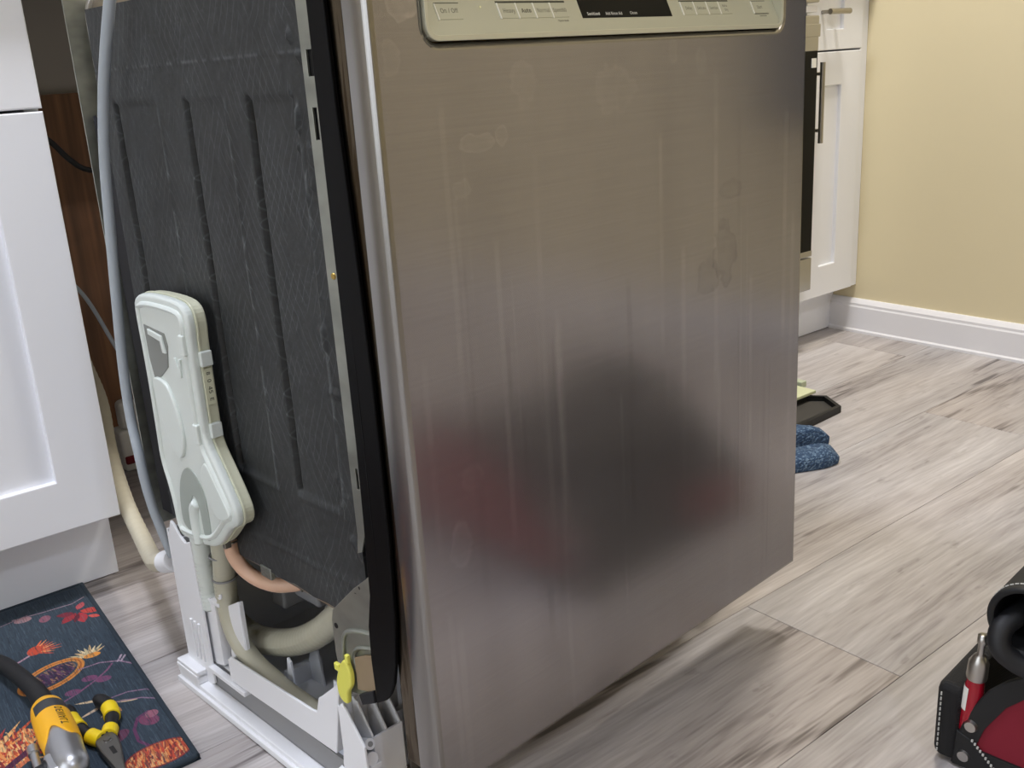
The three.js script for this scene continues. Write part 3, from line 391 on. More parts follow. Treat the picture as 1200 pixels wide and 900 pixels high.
// translucent water tank on the side
{
  const tank = new THREE.Group(); tank.name = 'water_tank'; dw.add(tank);
  let raw = [[-0.434, 0.503], [-0.428, 0.515], [-0.405, 0.522], [-0.335, 0.522], [-0.316, 0.515], [-0.3115, 0.498], [-0.3150, 0.478], [-0.3165, 0.40], [-0.316, 0.374], [-0.300, 0.352], [-0.276, 0.318], [-0.2705, 0.303], [-0.276, 0.290], [-0.292, 0.284], [-0.308, 0.268], [-0.325, 0.254], [-0.345, 0.246], [-0.395, 0.240], [-0.420, 0.241], [-0.4225, 0.29], [-0.436, 0.327], [-0.4335, 0.36], [-0.431, 0.44]];
  const chaikin = (q) => q.flatMap((p, i) => { const n = q[(i + 1) % q.length]; return [[p[0] * 0.75 + n[0] * 0.25, p[1] * 0.75 + n[1] * 0.25], [p[0] * 0.25 + n[0] * 0.75, p[1] * 0.25 + n[1] * 0.75]]; });
  raw = chaikin(chaikin(raw));
  const off = (d) => raw.map((p, i) => { const a = raw[(i + raw.length - 1) % raw.length], b = raw[(i + 1) % raw.length]; const tx = b[0] - a[0], ty = b[1] - a[1], l = Math.hypot(tx, ty); return [p[0] - ty / l * d, p[1] + tx / l * d]; });
  part('back_shell', exU(raw, -0.0015, 0.012, 0.002, 3), M.tankSide, tank);
  part('front_shell', exU(raw, -0.0128, 0.0105, 0.004, 4), M.tank, tank);
  part('seam', exU(off(0.0012), -0.0115, 0.0028, 0.0008), M.tankSide, tank);
  const U = -0.0226;
  // raised passages moulded into the front
  part('raised_border', tube(off(-0.011).filter((_, i) => i % 1 === 0).concat([off(-0.011)[0]]).map((p) => [U - 0.0002, p[1], p[0]]), 0.0035, 160, 8, false), M.tank, tank);
  part('inner_panel', exU(off(-0.0165), U + 0.0012, 0.0018, 0.0006), M.tankInner, tank);
  part('inner_window', exU([[-0.414, 0.487], [-0.368, 0.483], [-0.364, 0.47], [-0.371, 0.446], [-0.392, 0.432], [-0.408, 0.428], [-0.413, 0.45]], U + 0.001, 0.0026, 0.0006), M.tankDark, tank);
  part('window_brace', [exU([[-0.402, 0.484], [-0.372, 0.48], [-0.368, 0.462], [-0.374, 0.462], [-0.376, 0.474], [-0.402, 0.478]], U - 0.0010, 0.003, 0.0008)], M.tank, tank);
  part('float_chamber', exU(smoothShape([[-0.408, 0.425], [-0.395, 0.431], [-0.376, 0.424], [-0.364, 0.402], [-0.358, 0.372], [-0.366, 0.350], [-0.378, 0.345], [-0.392, 0.362], [-0.404, 0.392]]), U + 0.001, 0.0055, 0.002, 3), M.tank, tank);
  part('siphon_channel', exU(smoothShape([[-0.396, 0.292], [-0.386, 0.318], [-0.368, 0.334], [-0.348, 0.330], [-0.334, 0.306], [-0.335, 0.262], [-0.349, 0.258], [-0.352, 0.292], [-0.362, 0.303], [-0.372, 0.288], [-0.378, 0.258], [-0.397, 0.262]]), U + 0.001, 0.0028, 0.0006), M.tankWater, tank);
  part('siphon_core', tube([[U - 0.002, 0.246, -0.364], [U - 0.002, 0.275, -0.365], [U - 0.002, 0.290, -0.362], [U - 0.001, 0.296, -0.357]], 0.006, 24, 10), M.tank, tank);
  part('corner_pocket', exU(smoothShape([[-0.330, 0.335], [-0.318, 0.352], [-0.302, 0.335], [-0.283, 0.309], [-0.282, 0.300], [-0.300, 0.292], [-0.314, 0.296], [-0.322, 0.312]]), U + 0.001, 0.0055, 0.0018, 3), M.tank, tank);
  for (const [w, y] of [[-0.4365, 0.487], [-0.4395, 0.312], [-0.3125, 0.462], [-0.3145, 0.385]]) part('clip_tab', bx(-0.016, -0.003, y - 0.008, y + 0.008, w - 0.003, w + 0.003, 0.0015), M.tank, tank);
  for (const [w, y] of [[-0.326, 0.478], [-0.326, 0.383]]) part('front_lug', bx(U - 0.005, U + 0.002, y - 0.012, y + 0.010, w - 0.005, w + 0.005, 0.002), M.tank, tank);
  part('moulded_letters', exU([[-0.352, 0.460], [-0.349, 0.460], [-0.345, 0.448], [-0.341, 0.460], [-0.338, 0.460], [-0.342, 0.440], [-0.347, 0.440]], U, 0.0028, 0.0006), M.tank, tank);
  const code = canvasTex(256, 64, (g, w, h) => { g.fillStyle = '#cfd0b6'; g.fillRect(0, 0, w, h); g.fillStyle = '#2c2b22'; g.font = 'bold 44px monospace'; g.textAlign = 'center'; g.textBaseline = 'middle'; g.fillText('8 0 45 E', w / 2, h / 2); });
  const pl = new THREE.BoxGeometry(0.038, 0.0085, 0.0004); pl.rotateZ(-Math.PI / 2); pl.rotateY(0.05); pl.translate(-0.0085, 0.432, -0.3142);
  part('date_code', pl, std({ map: code, roughness: 0.5 }), tank, 'printed black date code');
  part('outlet_spout', [cyl([-0.006, 0.285, -0.352], [-0.0, 0.248, -0.352], 0.0105, 0.0095, 18)], M.tankSide, tank);
}

// ---------------------------------------------------------------- hoses and cords round the dishwasher
const loc = (u, y, w) => { dw.updateMatrixWorld(true); const v = new THREE.Vector3(u, y, w).applyMatrix4(dw.matrixWorld); return [v.x, v.y, v.z]; };
{ const t = thing('supply_hose', 'thin pale grey hose hanging down in front of the dark dishwasher side', 'hose');
  part('hose', tube([[-0.012, 0.90, -0.33], [-0.014, 0.806, -0.386], [-0.014, 0.761, -0.415], [-0.014, 0.721, -0.437], [-0.014, 0.661, -0.461], [-0.014, 0.588, -0.479], [-0.014, 0.501, -0.498], [-0.014, 0.418, -0.514], [-0.014, 0.354, -0.519], [-0.0145, 0.313, -0.513], [-0.013, 0.275, -0.513], [-0.009, 0.24, -0.514], [-0.002, 0.205, -0.516], [0.006, 0.17, -0.518]].map((p) => loc(...p)), 0.0058, 120, 14), M.hoseGrey, t); }
{ const t = thing('drain_hose', 'beige drain hose curving over the floor from the dark slot to the white base', 'hose');
  part('hose', tube([[0.12, 0.33, -0.52], [0.098, 0.27, -0.42], [0.083, 0.21, -0.30], [0.056, 0.152, -0.20], [0.027, 0.114, -0.06], [0.008, 0.098, 0.06], [-0.012, 0.112, 0.16], [-0.026, 0.142, 0.235], [-0.022, 0.158, 0.272]], (q) => 0.0122 + 0.0004 * Math.sin(q * 330), 160, 16), M.hoseBeige, t);
  part('collar', [cyl([-0.025, 0.148, 0.25], [-0.021, 0.160, 0.279], 0.0145, 0.015, 20)], M.whitePlastic, t, 'white plastic end collar'); }
{ const t = thing('black_cable', 'black cable sagging across the brown panel in the dark slot', 'cord');
  part('cable', tube([[0.01, 0.70, -0.30], [0.06, 0.665, -0.30], [0.084, 0.645, -0.30], [0.105, 0.618, -0.30], [0.125, 0.600, -0.30], [0.148, 0.594, -0.30], [0.20, 0.60, -0.31], [0.30, 0.60, -0.4], [0.36, 0.58, -0.602]], 0.0046, 60, 10), M.black, t); }
{ const t = thing('thin_cable', 'thin grey cable low across the brown panel in the dark slot', 'cable');
  part('cable', tube([[0.02, 0.47, -0.33], [0.08, 0.41, -0.30], [0.13, 0.285, -0.30], [0.18, 0.2, -0.34], [0.25, 0.12, -0.45], [0.30, 0.10, -0.604]], 0.0034, 50, 8), M.hoseGrey, t); }

// ---------------------------------------------------------------- patterned rug
const RUGW = 0.86, RUGD = 0.525;
const rugMap = canvasTex(2048, 1250, (g, w, h) => {
  const k = w / RUGW; const R = mulberry(21); const X = (d) => w - d * k, Y = (d) => d * k; // d from right edge, d from back edge
  g.fillStyle = '#2c3945'; g.fillRect(0, 0, w, h);
  const strokeP = (pts, col, lw) => { g.strokeStyle = col; g.lineWidth = lw * k; g.lineCap = 'round'; g.lineJoin = 'round'; g.beginPath(); pts.forEach((p, i) => i ? g.lineTo(X(p[0]), Y(p[1])) : g.moveTo(X(p[0]), Y(p[1]))); g.stroke(); };
  const petal = (x, y, a, l, wd, col) => { g.save(); g.translate(X(x), Y(y)); g.rotate(a); g.fillStyle = col; g.beginPath(); g.moveTo(0, 0); g.quadraticCurveTo(l * k * 0.45, -wd * k, l * k, 0); g.quadraticCurveTo(l * k * 0.45, wd * k, 0, 0); g.fill(); g.restore(); };
  const ell = (x, y, a, b, rot, col, lw) => { g.save(); g.translate(X(x), Y(y)); g.rotate(rot); g.beginPath(); g.ellipse(0, 0, a * k, b * k, 0, 0, 7); if (lw) { g.strokeStyle = col; g.lineWidth = lw * k; g.stroke(); } else { g.fillStyle = col; g.fill(); } g.restore(); };
  const hatch = (x, y, a, b, rot, cols, n) => { g.save(); g.translate(X(x), Y(y)); g.rotate(rot); g.beginPath(); g.ellipse(0, 0, a * k, b * k, 0, 0, 7); g.clip(); for (let i = 0; i < n; i++) { g.strokeStyle = cols[Math.floor(R() * cols.length)]; g.lineWidth = (0.0012 + R() * 0.0016) * k; g.beginPath(); const px = (R() * 2 - 1) * a * k, py = (R() * 2 - 1) * b * k; g.moveTo(px, py); g.lineTo(px + (R() - 0.5) * 0.006 * k, py + (0.006 + R() * 0.012) * k); g.stroke(); } g.restore(); };
  const motif = (ox, oy) => {
    const S = (p) => p.map(([a, b]) => [a + ox, b + oy]);
    strokeP(S([[0.11, 0.045], [0.075, 0.052], [0.03, 0.058], [0.012, 0.05]]), '#8d7480', 0.0022); strokeP(S([[0.13, 0.052], [0.09, 0.045]]), '#7b6672', 0.002);
    for (const [x, y, a, l, wd, c] of [[0.032, 0.09, 2.5, 0.03, 0.016, '#8c2630'], [0.028, 0.092, 1.6, 0.034, 0.016, '#a02c34'], [0.026, 0.088, 0.6, 0.032, 0.016, '#b0362f'], [0.034, 0.09, 3.6, 0.026, 0.014, '#6d1e2e'], [0.028, 0.082, -1.0, 0.022, 0.012, '#a5464c'], [0.03, 0.095, 2.0, 0.024, 0.008, '#5a1626'], [0.02, 0.11, 0.8, 0.02, 0.009, '#bb4a43']]) petal(x + ox, y + oy, a, l, wd, c);
    ell(0.098 + ox, 0.055 + oy, 0.012, 0.008, 0.3, '#8d6b70'); ell(0.072 + ox, 0.075 + oy, 0.008, 0.010, 0.2, '#7d4d5c');
    for (let i = 0; i < 9; i++) petal(0.105 + ox, 0.158 + oy, -1.0 + i * 0.22, 0.026 + R() * 0.014, 0.0035, ['#c9603f', '#d98250', '#b3432f'][i % 3]); strokeP(S([[0.10, 0.158], [0.13, 0.172]]), '#a58391', 0.004); ell(0.102 + ox, 0.155 + oy, 0.010, 0.012, 0.3, '#b5442f');
    for (let i = 0; i < 9; i++) petal(0.046 + ox, 0.222 + oy, 3.5 + i * 0.29, 0.026 + 0.004 * (i % 2), 0.0042, ['#d8c49a', '#b9ab86', '#c9a878'][i % 3]); ell(0.043 + ox, 0.222 + oy, 0.011, 0.006, 0.2, '#d58b3c');
    ell(0.098 + ox, 0.236 + oy, 0.040, 0.026, -0.35, '#c5803c', 0.009); ell(0.098 + ox, 0.236 + oy, 0.040, 0.026, -0.35, '#a2561f', 0.002); hatch(0.096 + ox, 0.235 + oy, 0.031, 0.018, -0.35, ['#3e2143', '#5e3a57', '#2a2338', '#8b6a52'], 420);
    strokeP(S([[0.066, 0.245], [0.04, 0.248], [0.018, 0.262], [0.0, 0.29], [-0.006, 0.31]]), '#8e6f84', 0.0028); strokeP(S([[0.02, 0.262], [0.012, 0.25]]), '#a793a2', 0.003); strokeP(S([[0.016, 0.264], [0.008, 0.254]]), '#a793a2', 0.003);
    strokeP(S([[0.108, 0.31], [0.08, 0.30], [0.055, 0.286], [0.036, 0.272], [0.028, 0.262]]), '#7a4c6b', 0.003); for (const [x, y] of [[0.085, 0.294], [0.060, 0.276], [0.046, 0.29]]) ell(x + ox, y + oy, 0.010, 0.007, 0.4, '#6f3f60'); petal(0.098 + ox, 0.306 + oy, 2.7, 0.022, 0.005, '#b79aa0');
    for (const [x, y, a, l, c] of [[0.058, 0.338, 3.6, 0.036, '#d6b88e'], [0.055, 0.348, 2.9, 0.042, '#cbb093'], [0.048, 0.356, 2.5, 0.03, '#b99c7c'], [0.05, 0.352, 0.5, 0.03, '#d6b88e'], [0.052, 0.358, 1.3, 0.02, '#b07c55']]) petal(x + ox, y + oy, a, l, 0.005, c); strokeP(S([[0.058, 0.34], [0.03, 0.342], [0.010, 0.352], [-0.004, 0.372]]), '#80637a', 0.0026); strokeP(S([[0.05, 0.352], [0.02, 0.366], [0.0, 0.386]]), '#80637a', 0.0024);
    strokeP(S([[0.036, 0.48], [0.048, 0.45], [0.046, 0.425], [0.036, 0.405], [0.022, 0.40]]), '#5e3053', 0.004); ell(0.026 + ox, 0.418 + oy, 0.014, 0.010, 1.1, '#713a55'); ell(0.066 + ox, 0.426 + oy, 0.016, 0.010, -0.5, '#653850'); ell(0.02 + ox, 0.408 + oy, 0.008, 0.008, 1.1, '#90596a');
    ell(0.036 + ox, 0.49 + oy, 0.038, 0.022, 0.12, '#a8502f'); hatch(0.036 + ox, 0.49 + oy, 0.036, 0.020, 0.12, ['#cf7a45', '#b5442f', '#d99a62', '#7a2f2b'], 480); ell(0.036 + ox, 0.49 + oy, 0.038, 0.022, 0.12, '#7a2a30', 0.002); petal(0.0 + ox, 0.48 + oy, -0.6, 0.016, 0.006, '#a33f32'); petal(0.07 + ox, 0.50 + oy, 2.4, 0.022, 0.009, '#b9534a');
    for (let i = 0; i < 16; i++) petal(0.205 + ox, 0.375 + oy, -2.0 + i * 0.16, 0.075 + 0.012 * (i % 3), 0.007, ['#c2512f', '#d98a4c', '#b03a34', '#e0a766'][i % 4]); hatch(0.185 + ox, 0.36 + oy, 0.05, 0.045, 0, ['#e3b377', '#c2512f', '#8a2b2b', '#d98a4c'], 420); strokeP(S([[0.235, 0.43], [0.19, 0.40], [0.15, 0.375]]), '#4d1f3a', 0.010); strokeP(S([[0.235, 0.445], [0.19, 0.415], [0.15, 0.388]]), '#c46a45', 0.006);
  };
  motif(0, 0); motif(0.25, -0.06); motif(0.47, 0.02); motif(0.68, -0.05);
  for (let i = 0; i < 7000; i++) { const x = R() * w, y = R() * h; g.strokeStyle = R() < 0.7 ? 'rgba(44,58,70,0.42)' : 'rgba(20,28,36,0.35)'; g.lineWidth = 1 + R() * 2; g.beginPath(); g.moveTo(x, y); g.lineTo(x + (R() - 0.5) * 2, y + 6 + R() * 26); g.stroke(); }
  for (let i = 0; i < 12000; i++) { const x = R() * w, y = R() * h, l = 10 + R() * 60; g.strokeStyle = ['rgba(110,122,132,0.20)', 'rgba(12,18,26,0.30)', 'rgba(70,88,100,0.22)', 'rgba(150,160,165,0.14)'][Math.floor(R() * 4)]; g.lineWidth = 1 + R() * 1.6; g.beginPath(); g.moveTo(x, y); g.lineTo(x + (R() - 0.5) * 2, y + l); g.stroke(); }
  g.strokeStyle = '#25323d'; g.lineWidth = 0.012 * k; g.strokeRect(0, 0, w, h);
});
{
  const a = Math.atan2(-0.032, 0.524); // right edge direction
  const t = thing('rug', 'dark navy floral rug on the floor before the left cabinet', 'rug', [-0.055, 0, -0.069]);
  const NX = 120, NZ = 76, pos = [], uv = [], idx = [];
  for (let s = 0; s < 2; s++) for (let j = 0; j <= NZ; j++) for (let i = 0; i <= NX; i++) { const x = -RUGW + RUGW * i / NX, z = RUGD * j / NZ; const e = Math.min(-x, z, x + RUGW, RUGD - z); const h = s ? 0.0006 : 0.0042 + 0.0016 * sstep(0, 0.004, e) - 0.0034 * (1 - sstep(0, 0.0012, e)) + 0.0008 * (fbm(x * 18, z * 18, 3, 2) - 0.5) + 0.00035 * (vn(x * 700, z * 160, 9) - 0.5); pos.push(x + z * Math.sin(a), h, z); uv.push(1 + x / RUGW, 1 - z / RUGD); }
  const N = (NX + 1) * (NZ + 1);
  for (let j = 0; j < NZ; j++) for (let i = 0; i < NX; i++) { const q = j * (NX + 1) + i; idx.push(q, q + NX + 1, q + 1, q + 1, q + NX + 1, q + NX + 2); const r = q + N; idx.push(r, r + 1, r + NX + 1, r + 1, r + NX + 2, r + NX + 1); }
  const side = (q, r) => { idx.push(q, r, q + N, r, r + N, q + N); }; for (let i = 0; i < NX; i++) { side(i, i + 1); side(NZ * (NX + 1) + i + 1, NZ * (NX + 1) + i); } for (let j = 0; j < NZ; j++) { side((j + 1) * (NX + 1), j * (NX + 1)); side(j * (NX + 1) + NX, (j + 1) * (NX + 1) + NX); }
  const g = new THREE.BufferGeometry(); g.setAttribute('position', new THREE.Float32BufferAttribute(pos, 3)); g.setAttribute('uv', new THREE.Float32BufferAttribute(uv, 2)); g.setIndex(idx); g.computeVertexNormals();
  part('pile', g, std({ map: rugMap, roughness: 0.95 }), t);
  const hem = (x, z, l, d) => { const b = bx(x, x + l, 0.0008, 0.0072, z, z + d, 0.003), p = b.attributes.position; for (let i = 0; i < p.count; i++) p.setX(i, p.getX(i) + p.getZ(i) * Math.sin(a)); return b; };
  part('hem', [hem(-0.007, 0, 0.007, RUGD), hem(-RUGW, RUGD - 0.007, RUGW, 0.007), hem(-RUGW, 0, RUGW, 0.007)], std({ color: 0x222e38, roughness: 0.9 }), t);
}
const RUGY = 0.0062;
M.toolYellow = std({ color: 0xf2b31c, roughness: 0.38 }); M.plierYellow = std({ color: 0xf0d21a, roughness: 0.4 });
M.castMetal = std({ color: 0xb9bbbf, metalness: 0.9, roughness: 0.34 });
M.toolSteel = std({ color: 0x6f6d69, metalness: 0.85, roughness: 0.45 });
M.rubber = std({ color: 0x101114, roughness: 0.55 });
{ // right-angle drill head with flexible shaft
  const t = thing('power_tool', 'yellow power tool head with grey metal nose and black hose on the rug', 'power tool', [-0.1985, RUGY, 0.270]); t.rotation.y = -0.075;
  const R = 0.0215, cy = R + 0.0005;
  const prof = [[0.0, 0.006], [0.006, 0.0], [0.016, -0.001], [0.021, 0.001], [0.0245, 0.006], [0.0268, 0.016], [0.028, 0.03], [0.0285, 0.05], [0.0287, 0.066], [0.0280, 0.084], [0.0276, 0.0885], [0.0262, 0.0885]].filter((p, i) => i > 0).map(([r, z]) => [r * 0.75, z * 1.08]);
  const N = 48, pos = [], uv = [], idx = [];
  // a = 0 at the top of the tool
  prof.forEach(([r, z], i) => { for (let j = 0; j <= N; j++) { const a = j / N * Math.PI * 2 - Math.PI; let zz = z; if (z > 0.06) zz -= (0.020 * Math.exp(-Math.pow((a + 0.25) / 0.42, 2)) - 0.004 * Math.exp(-Math.pow((a - 0.55) / 0.3, 2))) * sstep(0.05, 0.0955, z); pos.push(r * Math.sin(a), cy + r * Math.cos(a), zz); uv.push(j / N, zz / 0.0956); } });
  for (let i = 0; i < prof.length - 1; i++) for (let j = 0; j < N; j++) { const a = i * (N + 1) + j, b = a + N + 1; idx.push(a, b, a + 1, b, b + 1, a + 1); }
  const g = new THREE.BufferGeometry(); g.setAttribute('position', new THREE.Float32BufferAttribute(pos, 3)); g.setAttribute('uv', new THREE.Float32BufferAttribute(uv, 2)); g.setIndex(idx); g.computeVertexNormals();
  const bodyMap = canvasTex(1024, 512, (c, w, h) => { c.fillStyle = '#f2b31c'; c.fillRect(0, 0, w, h); const X = (a) => (a + Math.PI) / (2 * Math.PI) * w, Y = (z) => h - z / 0.0956 * h; c.fillStyle = '#34383c'; c.beginPath(); c.moveTo(X(-0.85), Y(0.016)); c.lineTo(X(1.25), Y(0.016)); c.lineTo(X(1.25), Y(0.036)); c.lineTo(X(-0.85), Y(0.037)); c.closePath(); c.fill(); c.strokeStyle = '#15171a'; c.lineWidth = 5; c.stroke(); c.save(); c.translate(X(0.42), Y(0.060)); c.rotate(Math.PI / 2); c.fillStyle = '#2a2205'; c.font = 'bold 92px sans-serif'; c.textAlign = 'center'; c.textBaseline = 'middle'; c.scale(0.62, 1.0); c.rotate(Math.PI); c.fillText('DEWALT', 0, 0); c.restore(); });
  part('yellow_housing', g, std({ map: bodyMap, roughness: 0.36 }), t, 'yellow plastic housing with dark label');
  const nose = lathe([[0.0, 0.06], [0.0190, 0.06], [0.0197, 0.085], [0.0199, 0.102], [0.0190, 0.112], [0.0188, 0.132], [0.0172, 0.142], [0.013, 0.149], [0.006, 0.153], [0, 0.154]], 40); nose.rotateX(Math.PI / 2); nose.translate(0, cy, 0);
  part('metal_nose', [nose, bx(-0.024, -0.008, cy - 0.014, cy + 0.010, 0.108, 0.145, 0.005)], M.castMetal, t);
  part('chuck', [cyl([-0.034, cy - 0.004, 0.124], [-0.016, cy - 0.004, 0.124], 0.010, 0.012, 24), cyl([-0.026, cy - 0.004, 0.124], [-0.023, cy - 0.004, 0.124], 0.0135, 0.0135, 24)], M.rubber, t);
  part('hex_bit', [cyl([-0.029, 0.018, 0.078], [-0.032, 0.018, 0.15], 0.005, 0.005, 6), cyl([-0.0286, 0.018, 0.068], [-0.0293, 0.018, 0.082], 0.0062, 0.0062, 16)], M.castMetal, t);
  const inv = (x, y, z) => { const dx = x + 0.1985, dz = z - 0.270, c = Math.cos(-0.075), s = Math.sin(-0.075); return [c * dx - s * dz, y - RUGY, s * dx + c * dz]; };
  part('flexible_hose', tube([[-0.33, 0.020, -0.01], [-0.29, 0.020, 0.015], [-0.248, 0.021, 0.055], [-0.2155, 0.024, 0.116], [-0.2055, 0.027, 0.168], [-0.1985, 0.028, 0.226], [-0.198, 0.028, 0.255], [-0.1985, 0.028, 0.276]].map((p) => inv(...p)), (q) => 0.0105 + 0.0022 * sstep(0.75, 1, q), 80, 18), M.rubber, t);
}
{ // long-nose pliers
  const t = thing('pliers', 'open pliers with black and yellow grips lying on the rug', 'pliers', [-0.162, RUGY, 0.374]);
  const L = (x, z, y = 0.0095) => [x + 0.162, y, z - 0.374];
  const g1 = [L(-0.176, 0.272), L(-0.180, 0.300), L(-0.178, 0.326), L(-0.1715, 0.350), L(-0.165, 0.364)], g2 = [L(-0.143, 0.276), L(-0.138, 0.300), L(-0.140, 0.322), L(-0.149, 0.346), L(-0.157, 0.362)];
  const band = (pts, a, b, r) => { const c = new THREE.CatmullRomCurve3(pts.map((p) => new THREE.Vector3(...p)), false, 'centripetal'); const q = []; for (let i = 0; i <= 5; i++) { const v = c.getPointAt(lerp(a, b, i / 5)); q.push([v.x, v.y, v.z]); } return tube(q, r, 14, 16); };
  [[g1, 0.26, 0.56, 0.80, 1.0], [g2, 0.32, 0.58, 0.84, 1.0]].forEach(([p, a, b, c, d]) => { const s = part('grip', tube(p, (q) => 0.0058 + 0.0022 * sstep(0, 0.1, q) + 0.0012 * Math.sin(q * 5), 40, 16), M.rubber, t); part('yellow_band', band(p, a, b, 0.0098), M.plierYellow, s); part('yellow_band', band(p, c, d, 0.0094), M.plierYellow, s); });
  const head = [[-0.009, -0.012], [0.002, -0.016], [0.010, -0.012], [0.012, 0.0], [0.009, 0.022], [0.003, 0.045], [-0.003, 0.074], [-0.0085, 0.074], [-0.0105, 0.045], [-0.0125, 0.02], [-0.0125, -0.002]];
  const hg = ex(shapeOf(head), 0, 0.010, 0.0018, 2); hg.rotateX(Math.PI / 2); hg.translate(0, 0.0145, 0);
  part('jaw', hg, M.toolSteel, t);
  part('jaw_gap', bx(-0.0035, 0.0015, 0.0135, 0.0148, 0.016, 0.032, 0.0005), M.black, t);
  part('pivot', cyl([0, 0.0142, 0], [0, 0.0156, 0], 0.0042, 0.0038, 18), M.toolSteel, t);
  part('tang', [tube([L(-0.167, 0.360), L(-0.163, 0.368), L(-0.158, 0.38)], 0.0055, 10, 10), tube([L(-0.156, 0.358), L(-0.159, 0.368), L(-0.166, 0.38)], 0.0055, 10, 10)], M.toolSteel, t);
}

// ---------------------------------------------------------------- things on the floor at right
const clothMap = tex(256, 256, (u, v) => { const n = fbm(u * 26, v * 26, 4, 3), f = sstep(0.55, 0.7, fbm(u * 60, v * 60, 14, 2)); const t = clamp(n * 0.5 + f * 0.6); return [lerp(0.13, 0.44, t), lerp(0.21, 0.53, t), lerp(0.32, 0.62, t)]; });
const clothBump = tex(256, 256, (u, v) => { const t = fbm(u * 50, v * 50, 8, 3); return [t, t, t]; }, false);
M.cloth = std({ map: clothMap, bumpMap: clothBump, bumpScale: 0.003, roughness: 1 });
function pad(name, label, poly, thick, seed, y0) { // soft folded cloth with rounded rim
  const pts = smoothShape(poly, true, 0.15, 8); const cx = pts.reduce((a, p) => a + p[0], 0) / pts.length, cz = pts.reduce((a, p) => a + p[1], 0) / pts.length; const t = thing(name, label, 'cloth', [cx, 0, cz]); const rings = 18, n = pts.length, pos = [], uv = [], idx = [];
  const add = (p, s, y) => { const x = (p[0] - cx) * s, z = (p[1] - cz) * s; pos.push(x, y, z); uv.push((x + cx) * 6, (z + cz) * 6 - y * 6); };
  for (let k = 0; k <= rings; k++) for (const p of pts) { const q = k / rings; if (k < 5) { const a = q * rings / 4 * Math.PI / 2; add(p, 0.955 + 0.045 * Math.sin(Math.min(a, 1.57) * 1.0 + 0.2) , y0 + 0.001 + thick * 0.5 * (1 - Math.cos(a))); } else { const s = 0.985 * (1 - (k - 4) / (rings - 4)) + 0.0001; const x = (p[0] - cx) * s, z = (p[1] - cz) * s; add(p, s, y0 + thick * (0.72 + 0.28 * sstep(0, 0.25, 1 - s)) + 0.016 * (fbm((x + cx) * 22, (z + cz) * 22, seed, 3) - 0.5) * sstep(0, 0.2, 1 - s)); } }
  for (let k = 0; k < rings; k++) for (let j = 0; j < n; j++) { const a = k * n + j, b = k * n + (j + 1) % n; idx.push(a, a + n, b, b, a + n, b + n); }
  const g = new THREE.BufferGeometry(); g.setAttribute('position', new THREE.Float32BufferAttribute(pos, 3)); g.setAttribute('uv', new THREE.Float32BufferAttribute(uv, 2)); g.setIndex(idx); g.computeVertexNormals();
  part('fabric', g, M.cloth, t); return t;
}
M.trayIn = std({ color: 0x3a3733, roughness: 0.7 });
M.cloth.side = THREE.DoubleSide;
pad('folded_cloth', 'nearer of the two mottled blue folded cloths on the floor by the dishwasher', [[0.90, 0.42], [1.00, 0.44], [1.075, 0.475], [1.112, 0.478], [1.150, 0.432], [1.12, 0.41], [1.00, 0.37], [0.90, 0.37]], 0.024, 5, 0);
pad('folded_cloth', 'farther of the two mottled blue folded cloths, touching the black tray', [[0.95, 0.31], [1.06, 0.355], [1.15, 0.405], [1.172, 0.416], [1.188, 0.388], [1.145, 0.346], [1.10, 0.305], [0.98, 0.26]], 0.036, 15, 0);
{ const t = thing('tray', 'shallow black tray lying on the floor behind the blue cloths', 'tray', [1.297, 0, 0.273]);
  const s = shapeOf([[-0.20, 0.055], [-0.06, 0.060], [0.045, 0.055], [0.082, -0.005], [0.055, -0.040], [-0.20, -0.06]]); const rim = shapeOf([[-0.20, 0.055], [-0.06, 0.060], [0.045, 0.055], [0.082, -0.005], [0.055, -0.040], [-0.20, -0.06]]); const h = new THREE.Path(); [[-0.19, 0.047], [-0.06, 0.052], [0.041, 0.047], [0.073, -0.005], [0.051, -0.032], [-0.19, -0.052]].forEach((p, i) => i ? h.lineTo(...p) : h.moveTo(...p)); h.closePath(); rim.holes.push(h);
  const f = (g) => { g.rotateX(-Math.PI / 2); g.scale(1, 1, -1); const ix = g.index; const p = g.attributes.position; if (!ix) { for (const k of Object.keys(g.attributes)) { const at = g.attributes[k], n = at.itemSize, ar = at.array; for (let i = 0; i < p.count; i += 3) for (let c = 0; c < n; c++) { const q = ar[(i + 1) * n + c]; ar[(i + 1) * n + c] = ar[(i + 2) * n + c]; ar[(i + 2) * n + c] = q; } } } g.computeVertexNormals(); return g; };
  part('base', f(ex(s, 0.001, 0.003)), M.trayIn, t); part('rim', f(ex(rim, 0.001, 0.014, 0.001)), M.black, t); }
const leafletMap = tex(128, 128, (u, v) => { const t = 0.02 * (fbm(u * 20, v * 20, 3, 2) - 0.5); return [0.80 + t, 0.81 + t, 0.66 + t]; });
{ const t = thing('plastic_panel', 'pale yellow green flat panel leaning on the black tray', 'panel', [1.285, 0.0175, 0.213]); t.rotation.set(0.0, 0.0, 0.0);
  part('sheet', bx(-0.22, 0.085, 0.0, 0.007, -0.045, 0.035, 0.0015), std({ map: leafletMap, roughness: 0.5 }), t); part('end_clip', [bx(0.082, 0.120, -0.002, 0.006, -0.048, -0.030, 0.001), bx(0.10, 0.118, -0.004, 0.010, -0.050, -0.012, 0.002), bx(-0.2, 0.085, 0.004, 0.012, -0.05, -0.043, 0.001)], std({ color: 0xb9c0a4, roughness: 0.5 }), t); }

